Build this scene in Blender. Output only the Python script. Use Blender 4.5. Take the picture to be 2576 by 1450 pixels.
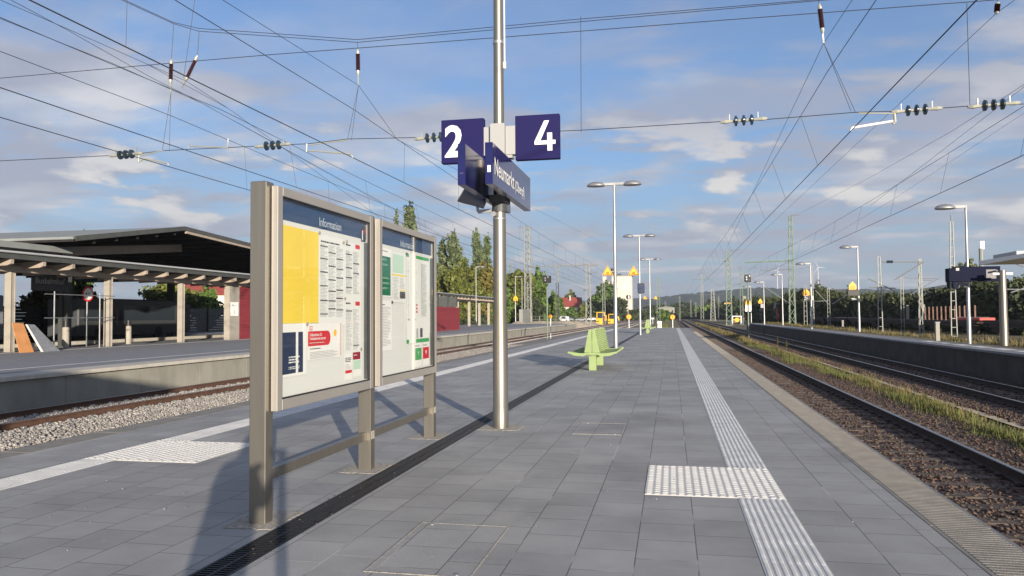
import bpy, math, random
import numpy as np
from mathutils import Vector, Matrix
random.seed(7); rng = np.random.default_rng(7)
SC = bpy.context.scene; COL = SC.collection
for _o in list(bpy.data.objects): bpy.data.objects.remove(_o)
R = math.radians

# ------------------------------------------------------------ camera
# world: +Y along the tracks, +X to the right, z=0 is the paving of the island platform
PW, PH, PF = 2576.0, 1449.6, 1950.0
VPX, VPY, ROLL, EYE = 1689.0, 792.0, -0.007, 1.5
_y = Vector((VPX-PW/2, -(VPY-PH/2), -PF)).normalized()
_z = Vector((ROLL, 1, (_y.x*ROLL+_y.y)/(-_y.z))).normalized()
_x = _y.cross(_z)
CW = Matrix((_x, _y, _z))                      # camera coords -> world
camd = bpy.data.cameras.new('camera'); cam = bpy.data.objects.new('camera', camd); COL.objects.link(cam)
camd.sensor_width = 36; camd.lens = PF/PW*36; camd.clip_start = 0.05; camd.clip_end = 12000
cam.matrix_world = Matrix.Translation((0, 0, EYE)) @ CW.to_4x4()
SC.camera = cam
def at(u, v, X=None, Y=None, Z=None):
    """the real point seen at a picture position, given one of its true coordinates"""
    d = CW @ Vector((u-PW/2, -(v-PH/2), -PF))
    t = (Z-EYE)/d.z if Z is not None else (X/d.x if X is not None else Y/d.y)
    return Vector((0, 0, EYE)) + d*t

# ------------------------------------------------------------ light
SUN_EL, SUN_AZ = R(9.3), math.atan2(0.47, -0.88)
SC.view_settings.view_transform = 'Standard'; SC.view_settings.look = 'None'
SC.view_settings.exposure = 0.7; SC.view_settings.gamma = 1.0
sun = bpy.data.lights.new('sun', 'SUN'); so = bpy.data.objects.new('sun', sun); COL.objects.link(so)
sun.energy = 5.0; sun.angle = R(0.5); sun.color = (1.0, 0.88, 0.72)
sd = Vector((math.sin(SUN_AZ)*math.cos(SUN_EL), math.cos(SUN_AZ)*math.cos(SUN_EL), math.sin(SUN_EL)))
so.rotation_euler = sd.to_track_quat('Z', 'Y').to_euler()
world = bpy.data.worlds.new('World'); SC.world = world; world.use_nodes = True
def build_world():
    nt = world.node_tree; N = nt.nodes; L = nt.links; N.clear()
    out = N.new('ShaderNodeOutputWorld'); bg = N.new('ShaderNodeBackground'); L.new(bg.outputs[0], out.inputs[0])
    sky = N.new('ShaderNodeTexSky'); sky.sky_type = 'NISHITA'; sky.sun_disc = False
    sky.sun_elevation = SUN_EL; sky.sun_rotation = SUN_AZ % (2*math.pi)
    sky.air_density = 1.0; sky.dust_density = 0.6; sky.ozone_density = 2.2
    tc = N.new('ShaderNodeTexCoord'); sp = N.new('ShaderNodeSeparateXYZ'); L.new(tc.outputs['Generated'], sp.inputs[0])
    def m(op, a, b=None, c=None, clamp=False):
        n = N.new('ShaderNodeMath'); n.operation = op; n.use_clamp = clamp
        for i, q in enumerate((a, b, c)):
            if q is None: continue
            if isinstance(q, (int, float)): n.inputs[i].default_value = q
            else: L.new(q, n.inputs[i])
        return n.outputs[0]
    x, y, z = sp.outputs
    zz = m('ADD', m('MAXIMUM', z, 0.0), 0.09)
    px, py = m('DIVIDE', x, zz), m('DIVIDE', y, zz)
    def layer(sx, sy, ox, oy, scale, detail, rough, dist, lo, hi):
        cb = N.new('ShaderNodeCombineXYZ'); L.new(m('MULTIPLY_ADD', px, sx, ox), cb.inputs[0]); L.new(m('MULTIPLY_ADD', py, sy, oy), cb.inputs[1])
        no = N.new('ShaderNodeTexNoise'); L.new(cb.outputs[0], no.inputs['Vector'])
        no.inputs['Scale'].default_value = scale; no.inputs['Detail'].default_value = detail
        no.inputs['Roughness'].default_value = rough; no.inputs['Distortion'].default_value = dist
        mr = N.new('ShaderNodeMapRange'); mr.interpolation_type = 'SMOOTHSTEP'; L.new(no.outputs[0], mr.inputs[0])
        mr.inputs[1].default_value = lo; mr.inputs[2].default_value = hi
        return mr.outputs[0]
    big = layer(1, 1, 3.1, 1.7, 0.42, 3, .55, .3, .30, .52)
    wisp = layer(0.8, 1.3, 6.9, 7.2, 1.25, 10, .60, .35, .43, .60)
    puff = layer(1, 1.3, 1.2, 4.4, 1.0, 10, .56, .15, .49, .62)
    veil = layer(.35, 1.2, 9.2, 2.4, .8, 4, .6, .8, .30, .72)
    wisp = m('MULTIPLY', wisp, m('MULTIPLY_ADD', big, .75, .25))
    # small cumulus banks that hang low over the horizon, mapped by azimuth and height
    az = m('ARCTAN2', x, y)
    cb = N.new('ShaderNodeCombineXYZ'); L.new(m('MULTIPLY_ADD', az, 5.2, 2.3), cb.inputs[0]); L.new(m('MULTIPLY', z, 15.0), cb.inputs[1])
    no = N.new('ShaderNodeTexNoise'); L.new(cb.outputs[0], no.inputs['Vector']); no.inputs['Scale'].default_value = 1.35
    no.inputs['Detail'].default_value = 7; no.inputs['Roughness'].default_value = .52; no.inputs['Distortion'].default_value = .15
    mr = N.new('ShaderNodeMapRange'); mr.interpolation_type = 'SMOOTHSTEP'; L.new(no.outputs[0], mr.inputs[0]); mr.inputs[1].default_value = .53; mr.inputs[2].default_value = .63
    band = m('MULTIPLY', m('SUBTRACT', 1.0, m('MULTIPLY', m('ABSOLUTE', m('SUBTRACT', z, .15)), 7.5), clamp=True), mr.outputs[0])
    hz = m('SUBTRACT', 1.0, m('MULTIPLY', z, 2.6), clamp=True)
    cl = m('ADD', m('MULTIPLY', wisp, .7), m('MULTIPLY', m('MULTIPLY', puff, big), .75))
    cl = m('ADD', cl, m('MULTIPLY', band, .9))
    cl = m('ADD', cl, m('MULTIPLY', veil, .3))
    cl = m('MINIMUM', cl, .9)
    # grey undersides
    sh = layer(1, 1.2, 1.3, 4.8, 0.9, 5, .55, .2, .45, .75)
    cc = N.new('ShaderNodeMix'); cc.data_type = 'RGBA'; L.new(sh, cc.inputs[0])
    cc.inputs[6].default_value = (2.9, 3.05, 3.75, 1); cc.inputs[7].default_value = (5.9, 5.8, 5.9, 1)
    cc2 = N.new('ShaderNodeMix'); cc2.data_type = 'RGBA'; L.new(band, cc2.inputs[0]); L.new(cc.outputs[2], cc2.inputs[6]); cc2.inputs[7].default_value = (6.6, 6.2, 5.7, 1)
    tint = N.new('ShaderNodeMix'); tint.data_type = 'RGBA'; tint.blend_type = 'MULTIPLY'; tint.inputs[0].default_value = 1
    L.new(sky.outputs[0], tint.inputs[6]); tint.inputs[7].default_value = SKY_TINT
    hm = N.new('ShaderNodeMix'); hm.data_type = 'RGBA'; L.new(m('MULTIPLY', m('POWER', hz, 2.0), HZ_AMT), hm.inputs[0]); L.new(tint.outputs[2], hm.inputs[6]); hm.inputs[7].default_value = HZ_COL
    mx = N.new('ShaderNodeMix'); mx.data_type = 'RGBA'; L.new(cl, mx.inputs[0]); L.new(hm.outputs[2], mx.inputs[6]); L.new(cc2.outputs[2], mx.inputs[7])
    L.new(mx.outputs[2], bg.inputs[0]); bg.inputs[1].default_value = SKY_STR
SKY_TINT = (.73, 1.0, 1.36, 1); HZ_AMT = 0.8; HZ_COL = (2.1, 2.75, 3.9, 1); SKY_STR = 0.085
build_world()

# ------------------------------------------------------------ materials
def mat(name, col, rough=.7, metal=0.0, var=0.0, col2=None, scale=8.0, bump=0.0, bscale=None, detail=4, spec=None, stretch=None, coat=0.0, isl=0.0, trans=0.0):
    m = bpy.data.materials.new(name); m.use_nodes = True; N = m.node_tree.nodes; L = m.node_tree.links
    b = N['Principled BSDF']; b.inputs['Roughness'].default_value = rough; b.inputs['Metallic'].default_value = metal
    if spec is not None: b.inputs['Specular IOR Level'].default_value = spec
    if coat: b.inputs['Coat Weight'].default_value = coat; b.inputs['Coat Roughness'].default_value = .08
    if trans: b.inputs['Transmission Weight'].default_value = trans
    c1 = tuple(col)+(1,); b.inputs['Base Color'].default_value = c1
    g = N.new('ShaderNodeNewGeometry'); vec = g.outputs['Position']
    if stretch:
        mp = N.new('ShaderNodeMapping'); mp.inputs['Scale'].default_value = stretch; L.new(vec, mp.inputs[0]); vec = mp.outputs[0]
    if var or col2 or isl:
        c2 = tuple(col2)+(1,) if col2 else tuple(max(0, c*(1-var)) for c in col)+(1,)
        n = N.new('ShaderNodeTexNoise'); n.inputs['Scale'].default_value = scale; n.inputs['Detail'].default_value = detail; n.inputs['Roughness'].default_value = .6; L.new(vec, n.inputs['Vector'])
        cr = N.new('ShaderNodeMapRange'); L.new(n.outputs[0], cr.inputs[0]); cr.inputs[1].default_value = .35; cr.inputs[2].default_value = .68
        f = cr.outputs[0]
        if isl:
            a = N.new('ShaderNodeMath'); a.operation = 'MULTIPLY_ADD'; L.new(g.outputs['Random Per Island'], a.inputs[0]); a.inputs[1].default_value = isl; a.use_clamp = True
            s = N.new('ShaderNodeMath'); s.operation = 'MULTIPLY'; L.new(f, s.inputs[0]); s.inputs[1].default_value = 1-isl; L.new(s.outputs[0], a.inputs[2]); f = a.outputs[0]
        x = N.new('ShaderNodeMix'); x.data_type = 'RGBA'; L.new(f, x.inputs[0]); x.inputs[6].default_value = c1; x.inputs[7].default_value = c2
        L.new(x.outputs[2], b.inputs['Base Color'])
    if bump:
        n2 = N.new('ShaderNodeTexNoise'); n2.inputs['Scale'].default_value = bscale or scale*4; n2.inputs['Detail'].default_value = 5; L.new(vec, n2.inputs['Vector'])
        bp = N.new('ShaderNodeBump'); bp.inputs['Strength'].default_value = min(1, bump); bp.inputs['Distance'].default_value = .02; L.new(n2.outputs[0], bp.inputs['Height']); L.new(bp.outputs[0], b.inputs['Normal'])
    return m
def paving_mat(name, w, l, ox, c1, c2, mortar, msz=.006):
    m = bpy.data.materials.new(name); m.use_nodes = True; N = m.node_tree.nodes; L = m.node_tree.links; b = N['Principled BSDF']; b.inputs['Roughness'].default_value = .78
    b.inputs['Specular IOR Level'].default_value = .3
    g = N.new('ShaderNodeNewGeometry'); sp = N.new('ShaderNodeSeparateXYZ'); L.new(g.outputs['Position'], sp.inputs[0])
    ax = N.new('ShaderNodeMath'); ax.operation = 'SUBTRACT'; L.new(sp.outputs[0], ax.inputs[0]); ax.inputs[1].default_value = ox
    cb = N.new('ShaderNodeCombineXYZ'); L.new(sp.outputs[1], cb.inputs[0]); L.new(ax.outputs[0], cb.inputs[1])
    br = N.new('ShaderNodeTexBrick'); L.new(cb.outputs[0], br.inputs[0]); br.inputs['Scale'].default_value = 1
    br.inputs['Brick Width'].default_value = l; br.inputs['Row Height'].default_value = w; br.inputs['Mortar Size'].default_value = msz; br.inputs['Mortar Smooth'].default_value = .3
    nj = N.new('ShaderNodeTexNoise'); nj.inputs['Scale'].default_value = .8; nj.inputs['Detail'].default_value = 4; L.new(g.outputs['Position'], nj.inputs[0])
    mj = N.new('ShaderNodeMapRange'); L.new(nj.outputs[0], mj.inputs[0]); mj.inputs[1].default_value = .55; mj.inputs[2].default_value = .62
    xj = N.new('ShaderNodeMix'); xj.data_type = 'RGBA'; L.new(mj.outputs[0], xj.inputs[0]); xj.inputs[6].default_value = (*mortar, 1); xj.inputs[7].default_value = (.5, .47, .42, 1); L.new(xj.outputs[2], br.inputs['Mortar'])
    br.offset = .37; br.offset_frequency = 2; br.inputs['Color1'].default_value = (*c1, 1); br.inputs['Color2'].default_value = (*c2, 1); br.inputs['Mortar'].default_value = (*mortar, 1); br.inputs['Bias'].default_value = 0
    n = N.new('ShaderNodeTexNoise'); n.inputs['Scale'].default_value = .75; n.inputs['Detail'].default_value = 8; n.inputs['Roughness'].default_value = .62; L.new(g.outputs['Position'], n.inputs[0])
    n3 = N.new('ShaderNodeTexNoise'); n3.inputs['Scale'].default_value = 160; n3.inputs['Detail'].default_value = 2; L.new(g.outputs['Position'], n3.inputs[0])
    mr = N.new('ShaderNodeMapRange'); L.new(n.outputs[0], mr.inputs[0]); mr.inputs[1].default_value = .3; mr.inputs[2].default_value = .7; mr.inputs[3].default_value = .76; mr.inputs[4].default_value = 1.18
    mr3 = N.new('ShaderNodeMapRange'); L.new(n3.outputs[0], mr3.inputs[0]); mr3.inputs[1].default_value = .3; mr3.inputs[2].default_value = .7; mr3.inputs[3].default_value = .86; mr3.inputs[4].default_value = 1.14
    # washed-out sand stains
    n4 = N.new('ShaderNodeTexNoise'); n4.inputs['Scale'].default_value = .55; n4.inputs['Detail'].default_value = 8; n4.inputs['Roughness'].default_value = .7; n4.inputs['Distortion'].default_value = 1; L.new(g.outputs['Position'], n4.inputs[0])
    mr4 = N.new('ShaderNodeMapRange'); L.new(n4.outputs[0], mr4.inputs[0]); mr4.inputs[1].default_value = .55; mr4.inputs[2].default_value = .78; mr4.inputs[4].default_value = .4
    mu = N.new('ShaderNodeMath'); mu.operation = 'MULTIPLY'; L.new(mr.outputs[0], mu.inputs[0]); L.new(mr3.outputs[0], mu.inputs[1])
    vm = N.new('ShaderNodeVectorMath'); vm.operation = 'SCALE'; L.new(br.outputs[0], vm.inputs[0]); L.new(mu.outputs[0], vm.inputs['Scale'])
    mx = N.new('ShaderNodeMix'); mx.data_type = 'RGBA'; L.new(mr4.outputs[0], mx.inputs[0]); L.new(vm.outputs[0], mx.inputs[6]); mx.inputs[7].default_value = (c1[0]*1.35, c1[1]*1.3, c1[2]*1.2, 1)
    L.new(mx.outputs[2], b.inputs['Base Color'])
    bp = N.new('ShaderNodeBump'); bp.inputs['Strength'].default_value = .5; bp.inputs['Distance'].default_value = .004
    sb = N.new('ShaderNodeMath'); sb.operation = 'MULTIPLY_ADD'; L.new(br.outputs['Fac'], sb.inputs[0]); sb.inputs[1].default_value = -1; L.new(n3.outputs[0], sb.inputs[2])
    L.new(sb.outputs[0], bp.inputs['Height']); L.new(bp.outputs[0], b.inputs['Normal'])
    return m
M = {}
M['paving'] = paving_mat('paving', .375, .42, -.24, (.355, .353, .345), (.298, .297, .292), (.14, .138, .132), .0045)
M['kerb'] = mat('kerb_concrete', (.25, .235, .21), .85, var=.25, scale=5, bump=.5, bscale=130)
M['rib'] = mat('tactile_rib', (.78, .77, .74), .8, var=.28, scale=4)
M['ribbase'] = mat('tactile_base', (.56, .55, .54), .8, var=.15, scale=12)
M['stud'] = mat('tactile_stud', (.80, .78, .74), .8, var=.22, scale=9)
M['studbase'] = mat('tactile_stud_base', (.62, .61, .58), .8, var=.12, scale=12)
M['grate'] = mat('cast_grate', (.028, .028, .03), .55, .5)
M['gratepit'] = mat('grate_pit', (.006, .006, .007), .9)
M['mortar'] = mat('pale_mortar', (.42, .39, .34), .9, var=.4, scale=25, bump=.8, bscale=90)
M['concrete'] = mat('concrete', (.30, .29, .25), .85, var=.25, scale=1.2, bump=.5, bscale=40, stretch=(1, 1, .5))
M['coping'] = mat('coping', (.5, .47, .41), .85, var=.2, scale=3)
M['darkwall'] = mat('old_masonry', (.07, .068, .06), .92, var=.45, scale=1.4, bump=1, bscale=16)
M['plat_grey'] = mat('platform_asphalt', (.22, .225, .24), .85, var=.2, scale=3)
M['ballast'] = mat('ballast_ground', (.3, .27, .24), .95, col2=(.09, .08, .072), scale=17, bump=1, bscale=30)
M['ballast_dk'] = mat('rusty_ballast_ground', (.14, .088, .065), .95, col2=(.05, .035, .03), scale=14, bump=1, bscale=26)
M['soil'] = mat('dry_soil', (.20, .15, .085), .95, col2=(.085, .085, .035), scale=.7, bump=.8, bscale=20, detail=9)
M['stone_l'] = mat('pale_stone', (.42, .39, .355), .85, isl=.8, col2=(.15, .138, .13))
M['stone_d'] = mat('rusty_stone', (.13, .082, .062), .9, isl=.8, col2=(.04, .03, .026))
M['railtop'] = mat('rail_head', (.28, .25, .23), .32, .85)
M['rail'] = mat('rail_rust', (.12, .062, .04), .8, .1, var=.4, scale=7)
M['rail_dk'] = mat('rail_old_rust', (.055, .038, .032), .85, .05, var=.3, scale=7)
M['sleeper_c'] = mat('concrete_sleeper', (.42, .41, .39), .85, var=.2, scale=9)
M['sleeper_w'] = mat('wood_sleeper', (.13, .10, .078), .9, var=.5, scale=8, stretch=(.2, 1, 1))
M['steel'] = mat('brushed_steel', (.27, .25, .215), .42, .8, var=.12, scale=3, stretch=(6, 6, .4))
M['frame'] = mat('anodised_frame', (.42, .395, .36), .5, .5, var=.06, scale=4)
M['galv'] = mat('galvanised', (.40, .405, .41), .45, .75, var=.2, scale=6)
M['lattice'] = mat('mast_paint', (.2, .26, .2), .7, .2, var=.3, scale=2)
M['lattice_g'] = mat('mast_grey', (.28, .29, .27), .6, .3, var=.2, scale=2)
M['blue'] = mat('sign_blue', (.012, .0105, .072), .6, spec=.15)
M['sheetgrey'] = mat('sheet_grey', (.22, .23, .25), .6, var=.3, scale=6)
M['hdr'] = mat('header_lettering', (.6, .68, .74), .6)
M['panelgrey'] = mat('panel_grey', (.2, .2, .2), .7)
M['blue_gloss'] = mat('sign_blue_gloss', (.012, .012, .08), .16, coat=.2)
M['dnavy'] = mat('dark_navy', (.008, .01, .028), .9, spec=.2)
M['navy'] = mat('header_navy', (.018, .055, .14), .4)
M['white'] = mat('sign_white', (.82, .82, .8), .5)
M['box'] = mat('box_grey', (.33, .335, .335), .5)
M['black'] = mat('black_paint', (.012, .012, .014), .5)
M['dk'] = mat('dark_grey_plastic', (.05, .055, .06), .5)
M['wire'] = mat('copper_wire', (.035, .04, .05), .6, .3)
M['porc'] = mat('brown_porcelain', (.06, .022, .022), .25)
M['insul'] = mat('dark_glass_insulator', (.02, .035, .05), .2)
M['fitting'] = mat('cast_fitting', (.42, .42, .36), .5, .5)
M['green'] = mat('bench_green', (.25, .335, .135), .6, var=.12, scale=5)
M['paper'] = mat('paper', (.78, .79, .76), .7)
M['paper2'] = mat('paper_cream', (.83, .83, .8), .7)
M['backing'] = mat('case_backing', (.72, .73, .70), .6)
M['yellow'] = mat('yellow_poster', (.86, .64, .07), .7, var=.06, scale=3)
M['ink'] = mat('ink', (.05, .05, .06), .8)
M['inkg'] = mat('ink_grey', (.4, .41, .41), .8)
M['red'] = mat('red_print', (.62, .025, .035), .6)
M['dred'] = mat('dark_red_print', (.3, .015, .035), .6)
M['pnavy'] = mat('navy_print', (.02, .035, .085), .6)
M['pgreen'] = mat('green_print', (.05, .36, .1), .6)
M['dgreen'] = mat('dark_green_print', (.012, .16, .085), .6)
M['lgreen'] = mat('light_green_print', (.5, .68, .55), .7)
M['photo'] = mat('photo_print', (.08, .08, .09), .6)
M['orange'] = mat('warning_orange', (.9, .42, .02), .45)
M['oyel'] = mat('warning_yellow', (.92, .55, .03), .45)
M['orim'] = mat('warning_rim', (.75, .16, .02), .45)
M['canopy'] = mat('canopy_timber', (.36, .30, .245), .8, var=.2, scale=3)
M['colm'] = mat('canopy_column', (.35, .32, .275), .75, var=.12, scale=2)
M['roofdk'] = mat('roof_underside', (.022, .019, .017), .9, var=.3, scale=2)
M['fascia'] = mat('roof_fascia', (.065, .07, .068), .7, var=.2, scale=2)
M['gutter'] = mat('gutter', (.5, .51, .5), .5, .3)
M['roofgrey'] = mat('grey_roofing', (.23, .25, .25), .8, var=.2, scale=1)
M['redwall'] = mat('red_boards', (.25, .03, .04), .65, var=.2, scale=2, stretch=(.3, .3, 8))
M['plaster'] = mat('cream_plaster', (.72, .68, .58), .85, var=.12, scale=.4)
M['silo'] = mat('silo_plaster', (.62, .59, .54), .85, col2=(.62, .5, .42), scale=.12)
M['tile'] = mat('red_tile', (.28, .055, .045), .8, var=.25, scale=1.5)
M['window'] = mat('window_glass', (.03, .04, .05), .1)
M['exc'] = mat('excavator_yellow', (.82, .45, .03), .5, var=.15, scale=1)
M['sand'] = mat('sand', (.62, .5, .36), .95, var=.2, scale=1, bump=.6, bscale=6)
M['bark'] = mat('bark', (.12, .09, .06), .9, var=.4, scale=4)
M['leaf_a'] = mat('leaf_olive', (.16, .17, .025), .75, isl=.75, col2=(.035, .055, .012))
M['leaf_g'] = mat('leaf_green', (.12, .19, .03), .75, isl=.75, col2=(.03, .06, .015))
M['leaf_p'] = mat('leaf_poplar', (.15, .185, .085), .7, isl=.75, col2=(.045, .07, .025))
M['leaf_d'] = mat('leaf_dark', (.045, .065, .022), .8, isl=.7, col2=(.014, .024, .01))
M['leaf_w'] = mat('leaf_woodland', (.07, .085, .028), .85, isl=.6, col2=(.016, .026, .012), scale=.12)
M['leaf_w2'] = mat('leaf_woodland_olive', (.11, .12, .035), .85, isl=.6, col2=(.03, .045, .015), scale=.12)
M['leaf_au'] = mat('leaf_autumn', (.19, .16, .03), .75, isl=.7, col2=(.06, .06, .015))
M['forest'] = mat('forest_far', (.045, .07, .04), .95, col2=(.018, .03, .022), scale=.02, detail=9)
M['weed'] = mat('weed_blade', (.10, .10, .03), .85, isl=.8, col2=(.17, .125, .055))
M['weed_g'] = mat('weed_green', (.08, .125, .025), .85, isl=.8, col2=(.14, .12, .04))
M['wagon'] = mat('wagon_rust', (.05, .034, .03), .85, var=.4, scale=2)
M['loco'] = mat('loco_red', (.6, .02, .025), .4, coat=.3)
M['wgrey'] = mat('wagon_grey', (.2, .21, .25), .6)
M['turb'] = mat('turbine_white', (.75, .76, .8), .5)
M['ply'] = mat('orange_board', (.55, .25, .09), .75, var=.15, scale=3)
M['skin'] = mat('skin', (.55, .36, .27), .6)
M['cloth'] = mat('dark_jacket', (.06, .07, .1), .9)
M['rubber'] = mat('rubber', (.02, .02, .02), .9)
def glass_mat():
    m = bpy.data.materials.new('glass_pane'); m.use_nodes = True; N = m.node_tree.nodes; L = m.node_tree.links; N.clear()
    o = N.new('ShaderNodeOutputMaterial'); t = N.new('ShaderNodeBsdfTransparent'); g = N.new('ShaderNodeBsdfGlossy'); g.inputs['Roughness'].default_value = .02
    gm = N.new('ShaderNodeNewGeometry'); dt = N.new('ShaderNodeVectorMath'); dt.operation = 'DOT_PRODUCT'; L.new(gm.outputs['Normal'], dt.inputs[0]); L.new(gm.outputs['Incoming'], dt.inputs[1])
    def mm(op, a, b):
        n = N.new('ShaderNodeMath'); n.operation = op
        for i, q in enumerate((a, b)):
            if isinstance(q, (int, float)): n.inputs[i].default_value = q
            elif q is not None: L.new(q, n.inputs[i])
        return n.outputs[0]
    fr = mm('ADD', mm('MULTIPLY', mm('POWER', mm('SUBTRACT', 1.0, mm('ABSOLUTE', dt.outputs['Value'], None)), 5.0), .9), .045)
    x = N.new('ShaderNodeMixShader'); L.new(fr, x.inputs[0]); L.new(t.outputs[0], x.inputs[1]); L.new(g.outputs[0], x.inputs[2]); L.new(x.outputs[0], o.inputs[0])
    t.inputs[0].default_value = (.95, .96, .955, 1)
    return m
M['glass'] = glass_mat()
def haze_mat():
    m = bpy.data.materials.new('haze_air'); m.use_nodes = True; N = m.node_tree.nodes; L = m.node_tree.links; N.clear()
    o = N.new('ShaderNodeOutputMaterial'); v = N.new('ShaderNodeVolumePrincipled'); v.inputs['Color'].default_value = (.80, .88, 1, 1); v.inputs['Density'].default_value = .00016; v.inputs['Anisotropy'].default_value = .2
    L.new(v.outputs[0], o.inputs['Volume']); return m
M['haze'] = haze_mat()

# ------------------------------------------------------------ object helpers
def tag(o, label=None, cat=None, group=None, kind=None):
    if label: o['label'] = label
    if cat: o['category'] = cat
    if group: o['group'] = group
    if kind: o['kind'] = kind
    return o
def thing(name, label, cat, loc, group=None, rz=0):
    o = bpy.data.objects.new(name, None); COL.objects.link(o); o.location = loc; o.rotation_euler = (0, 0, rz); o.empty_display_size = .2
    return tag(o, label, cat, group)
def base(p):
    v = Vector((0, 0, 0))
    while p is not None: v += p.location; p = p.parent
    return v
class MB:
    def __init__(s): s.v = []; s.f = []; s.m = []; s.k = 0
    def add(s, vs, fs):
        n = len(s.v); s.v += [tuple(v) for v in vs]; s.f += [tuple(i+n for i in f) for f in fs]; s.m += [s.k]*len(fs); return s
    def box(s, x0, x1, y0, y1, z0, z1):
        return s.add([(x, y, z) for z in (z0, z1) for y in (y0, y1) for x in (x0, x1)], [(0, 2, 3, 1), (4, 5, 7, 6), (0, 1, 5, 4), (2, 6, 7, 3), (0, 4, 6, 2), (1, 3, 7, 5)])
    def bbox(s, x0, x1, y0, y1, z0, z1, b=.004):
        """box with chamfered vertical and horizontal edges"""
        vs = []; idx = {}
        def q(x, y, z):
            vs.append((x, y, z)); return len(vs)-1
        X = (x0, x1); Y = (y0, y1); Z = (z0, z1); c = {}
        for i in (0, 1):
            for j in (0, 1):
                for k in (0, 1):
                    sx = b if i == 0 else -b; sy = b if j == 0 else -b; sz = b if k == 0 else -b
                    c[i, j, k] = (q(X[i], Y[j]+sy, Z[k]+sz), q(X[i]+sx, Y[j], Z[k]+sz), q(X[i]+sx, Y[j]+sy, Z[k]))
        f = []
        for i in (0, 1): f.append([c[i, 0, 0][0], c[i, 1, 0][0], c[i, 1, 1][0], c[i, 0, 1][0]])
        for j in (0, 1): f.append([c[0, j, 0][1], c[1, j, 0][1], c[1, j, 1][1], c[0, j, 1][1]])
        for k in (0, 1): f.append([c[0, 0, k][2], c[1, 0, k][2], c[1, 1, k][2], c[0, 1, k][2]])
        for i in (0, 1):
            for j in (0, 1): f.append([c[i, j, 0][0], c[i, j, 0][1], c[i, j, 1][1], c[i, j, 1][0]])
            for k in (0, 1): f.append([c[i, 0, k][0], c[i, 0, k][2], c[i, 1, k][2], c[i, 1, k][0]])
        for j in (0, 1):
            for k in (0, 1): f.append([c[0, j, k][1], c[0, j, k][2], c[1, j, k][2], c[1, j, k][1]])
        for a in c.values(): f.append(list(a))
        return s.add(vs, f)
    def bar(s, p, q, w, h=None):
        p = Vector(p); q = Vector(q); h = h or w; d = (q-p)
        if d.length < 1e-6: return s
        d.normalize(); up = Vector((0, 0, 1)) if abs(d.z) < .95 else Vector((0, 1, 0))
        a = d.cross(up).normalized(); b = a.cross(d).normalized()
        vs = [c + a*(i*w/2) + b*(j*h/2) for c in (p, q) for i, j in ((-1, -1), (1, -1), (1, 1), (-1, 1))]
        return s.add(vs, [(3, 2, 1, 0), (4, 5, 6, 7), (0, 1, 5, 4), (1, 2, 6, 5), (2, 3, 7, 6), (3, 0, 4, 7)])
    def tube(s, pts, r, n=8, cap=True):
        pts = [Vector(p) for p in pts]; rs = r if isinstance(r, (list, tuple)) else [r]*len(pts)
        prev = None; vs = []; fs = []
        for i, p in enumerate(pts):
            d = (pts[min(i+1, len(pts)-1)]-pts[max(i-1, 0)])
            d = d.normalized() if d.length > 1e-9 else Vector((0, 0, 1))
            if prev is None:
                up = Vector((0, 0, 1)) if abs(d.z) < .9 else Vector((1, 0, 0)); a = d.cross(up).normalized()
            else: a = (prev-d*prev.dot(d)).normalized()
            prev = a; b = d.cross(a)
            for j in range(n):
                t = 2*math.pi*j/n; vs.append(p+(a*math.cos(t)+b*math.sin(t))*rs[i])
        for i in range(len(pts)-1):
            for j in range(n): fs.append((i*n+j, i*n+(j+1) % n, (i+1)*n+(j+1) % n, (i+1)*n+j))
        if cap: fs += [tuple(range(n-1, -1, -1)), tuple(range((len(pts)-1)*n, len(pts)*n))]
        return s.add(vs, fs)
    def prism(s, poly, d):
        poly = [Vector(p) for p in poly]; d = Vector(d); n = len(poly)
        return s.add(poly+[p+d for p in poly], [tuple(range(n-1, -1, -1)), tuple(range(n, 2*n))]+[(i, (i+1) % n, (i+1) % n+n, i+n) for i in range(n)])
    def quad(s, a, b, c, d): return s.add([a, b, c, d], [(0, 1, 2, 3)])
    def build(s, name, mats, parent=None, smooth=False, loc=None):
        me = bpy.data.meshes.new(name); off = base(parent)
        if loc is not None: off = Vector(loc)
        me.from_pydata([(v[0]-off.x, v[1]-off.y, v[2]-off.z) for v in s.v], [], s.f)
        mats = mats if isinstance(mats, (list, tuple)) else [mats]
        for q in mats: me.materials.append(M[q] if isinstance(q, str) else q)
        me.polygons.foreach_set('material_index', s.m)
        if smooth:
            me.polygons.foreach_set('use_smooth', [True]*len(s.f)); me.set_sharp_from_angle(angle=R(40))
        me.update(); o = bpy.data.objects.new(name, me); COL.objects.link(o); o.parent = parent
        if loc is not None: o.location = loc
        return o
def npmesh(name, V, F, mats, parent=None, mi=None, smooth=False):
    V = np.asarray(V, np.float32).reshape(-1, 3).copy(); off = base(parent); V -= np.array(off, np.float32); F = np.asarray(F, np.int32); n, k = F.shape
    me = bpy.data.meshes.new(name); me.vertices.add(len(V)); me.vertices.foreach_set('co', V.ravel()); me.loops.add(n*k); me.loops.foreach_set('vertex_index', F.ravel())
    me.polygons.add(n); me.polygons.foreach_set('loop_start', np.arange(0, n*k, k, dtype=np.int32)); me.polygons.foreach_set('loop_total', np.full(n, k, np.int32))
    for q in (mats if isinstance(mats, (list, tuple)) else [mats]): me.materials.append(M[q])
    if mi is not None: me.polygons.foreach_set('material_index', np.asarray(mi, np.int32))
    if smooth: me.polygons.foreach_set('use_smooth', np.ones(n, bool))
    me.update(calc_edges=True); me.validate(); o = bpy.data.objects.new(name, me); COL.objects.link(o); o.parent = parent; return o
def S(name, mb, mats, **k): return tag(mb.build(name, mats, **k), kind='structure')
def kids(o): return [c for c in COL.objects if c.parent == o]
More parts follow.
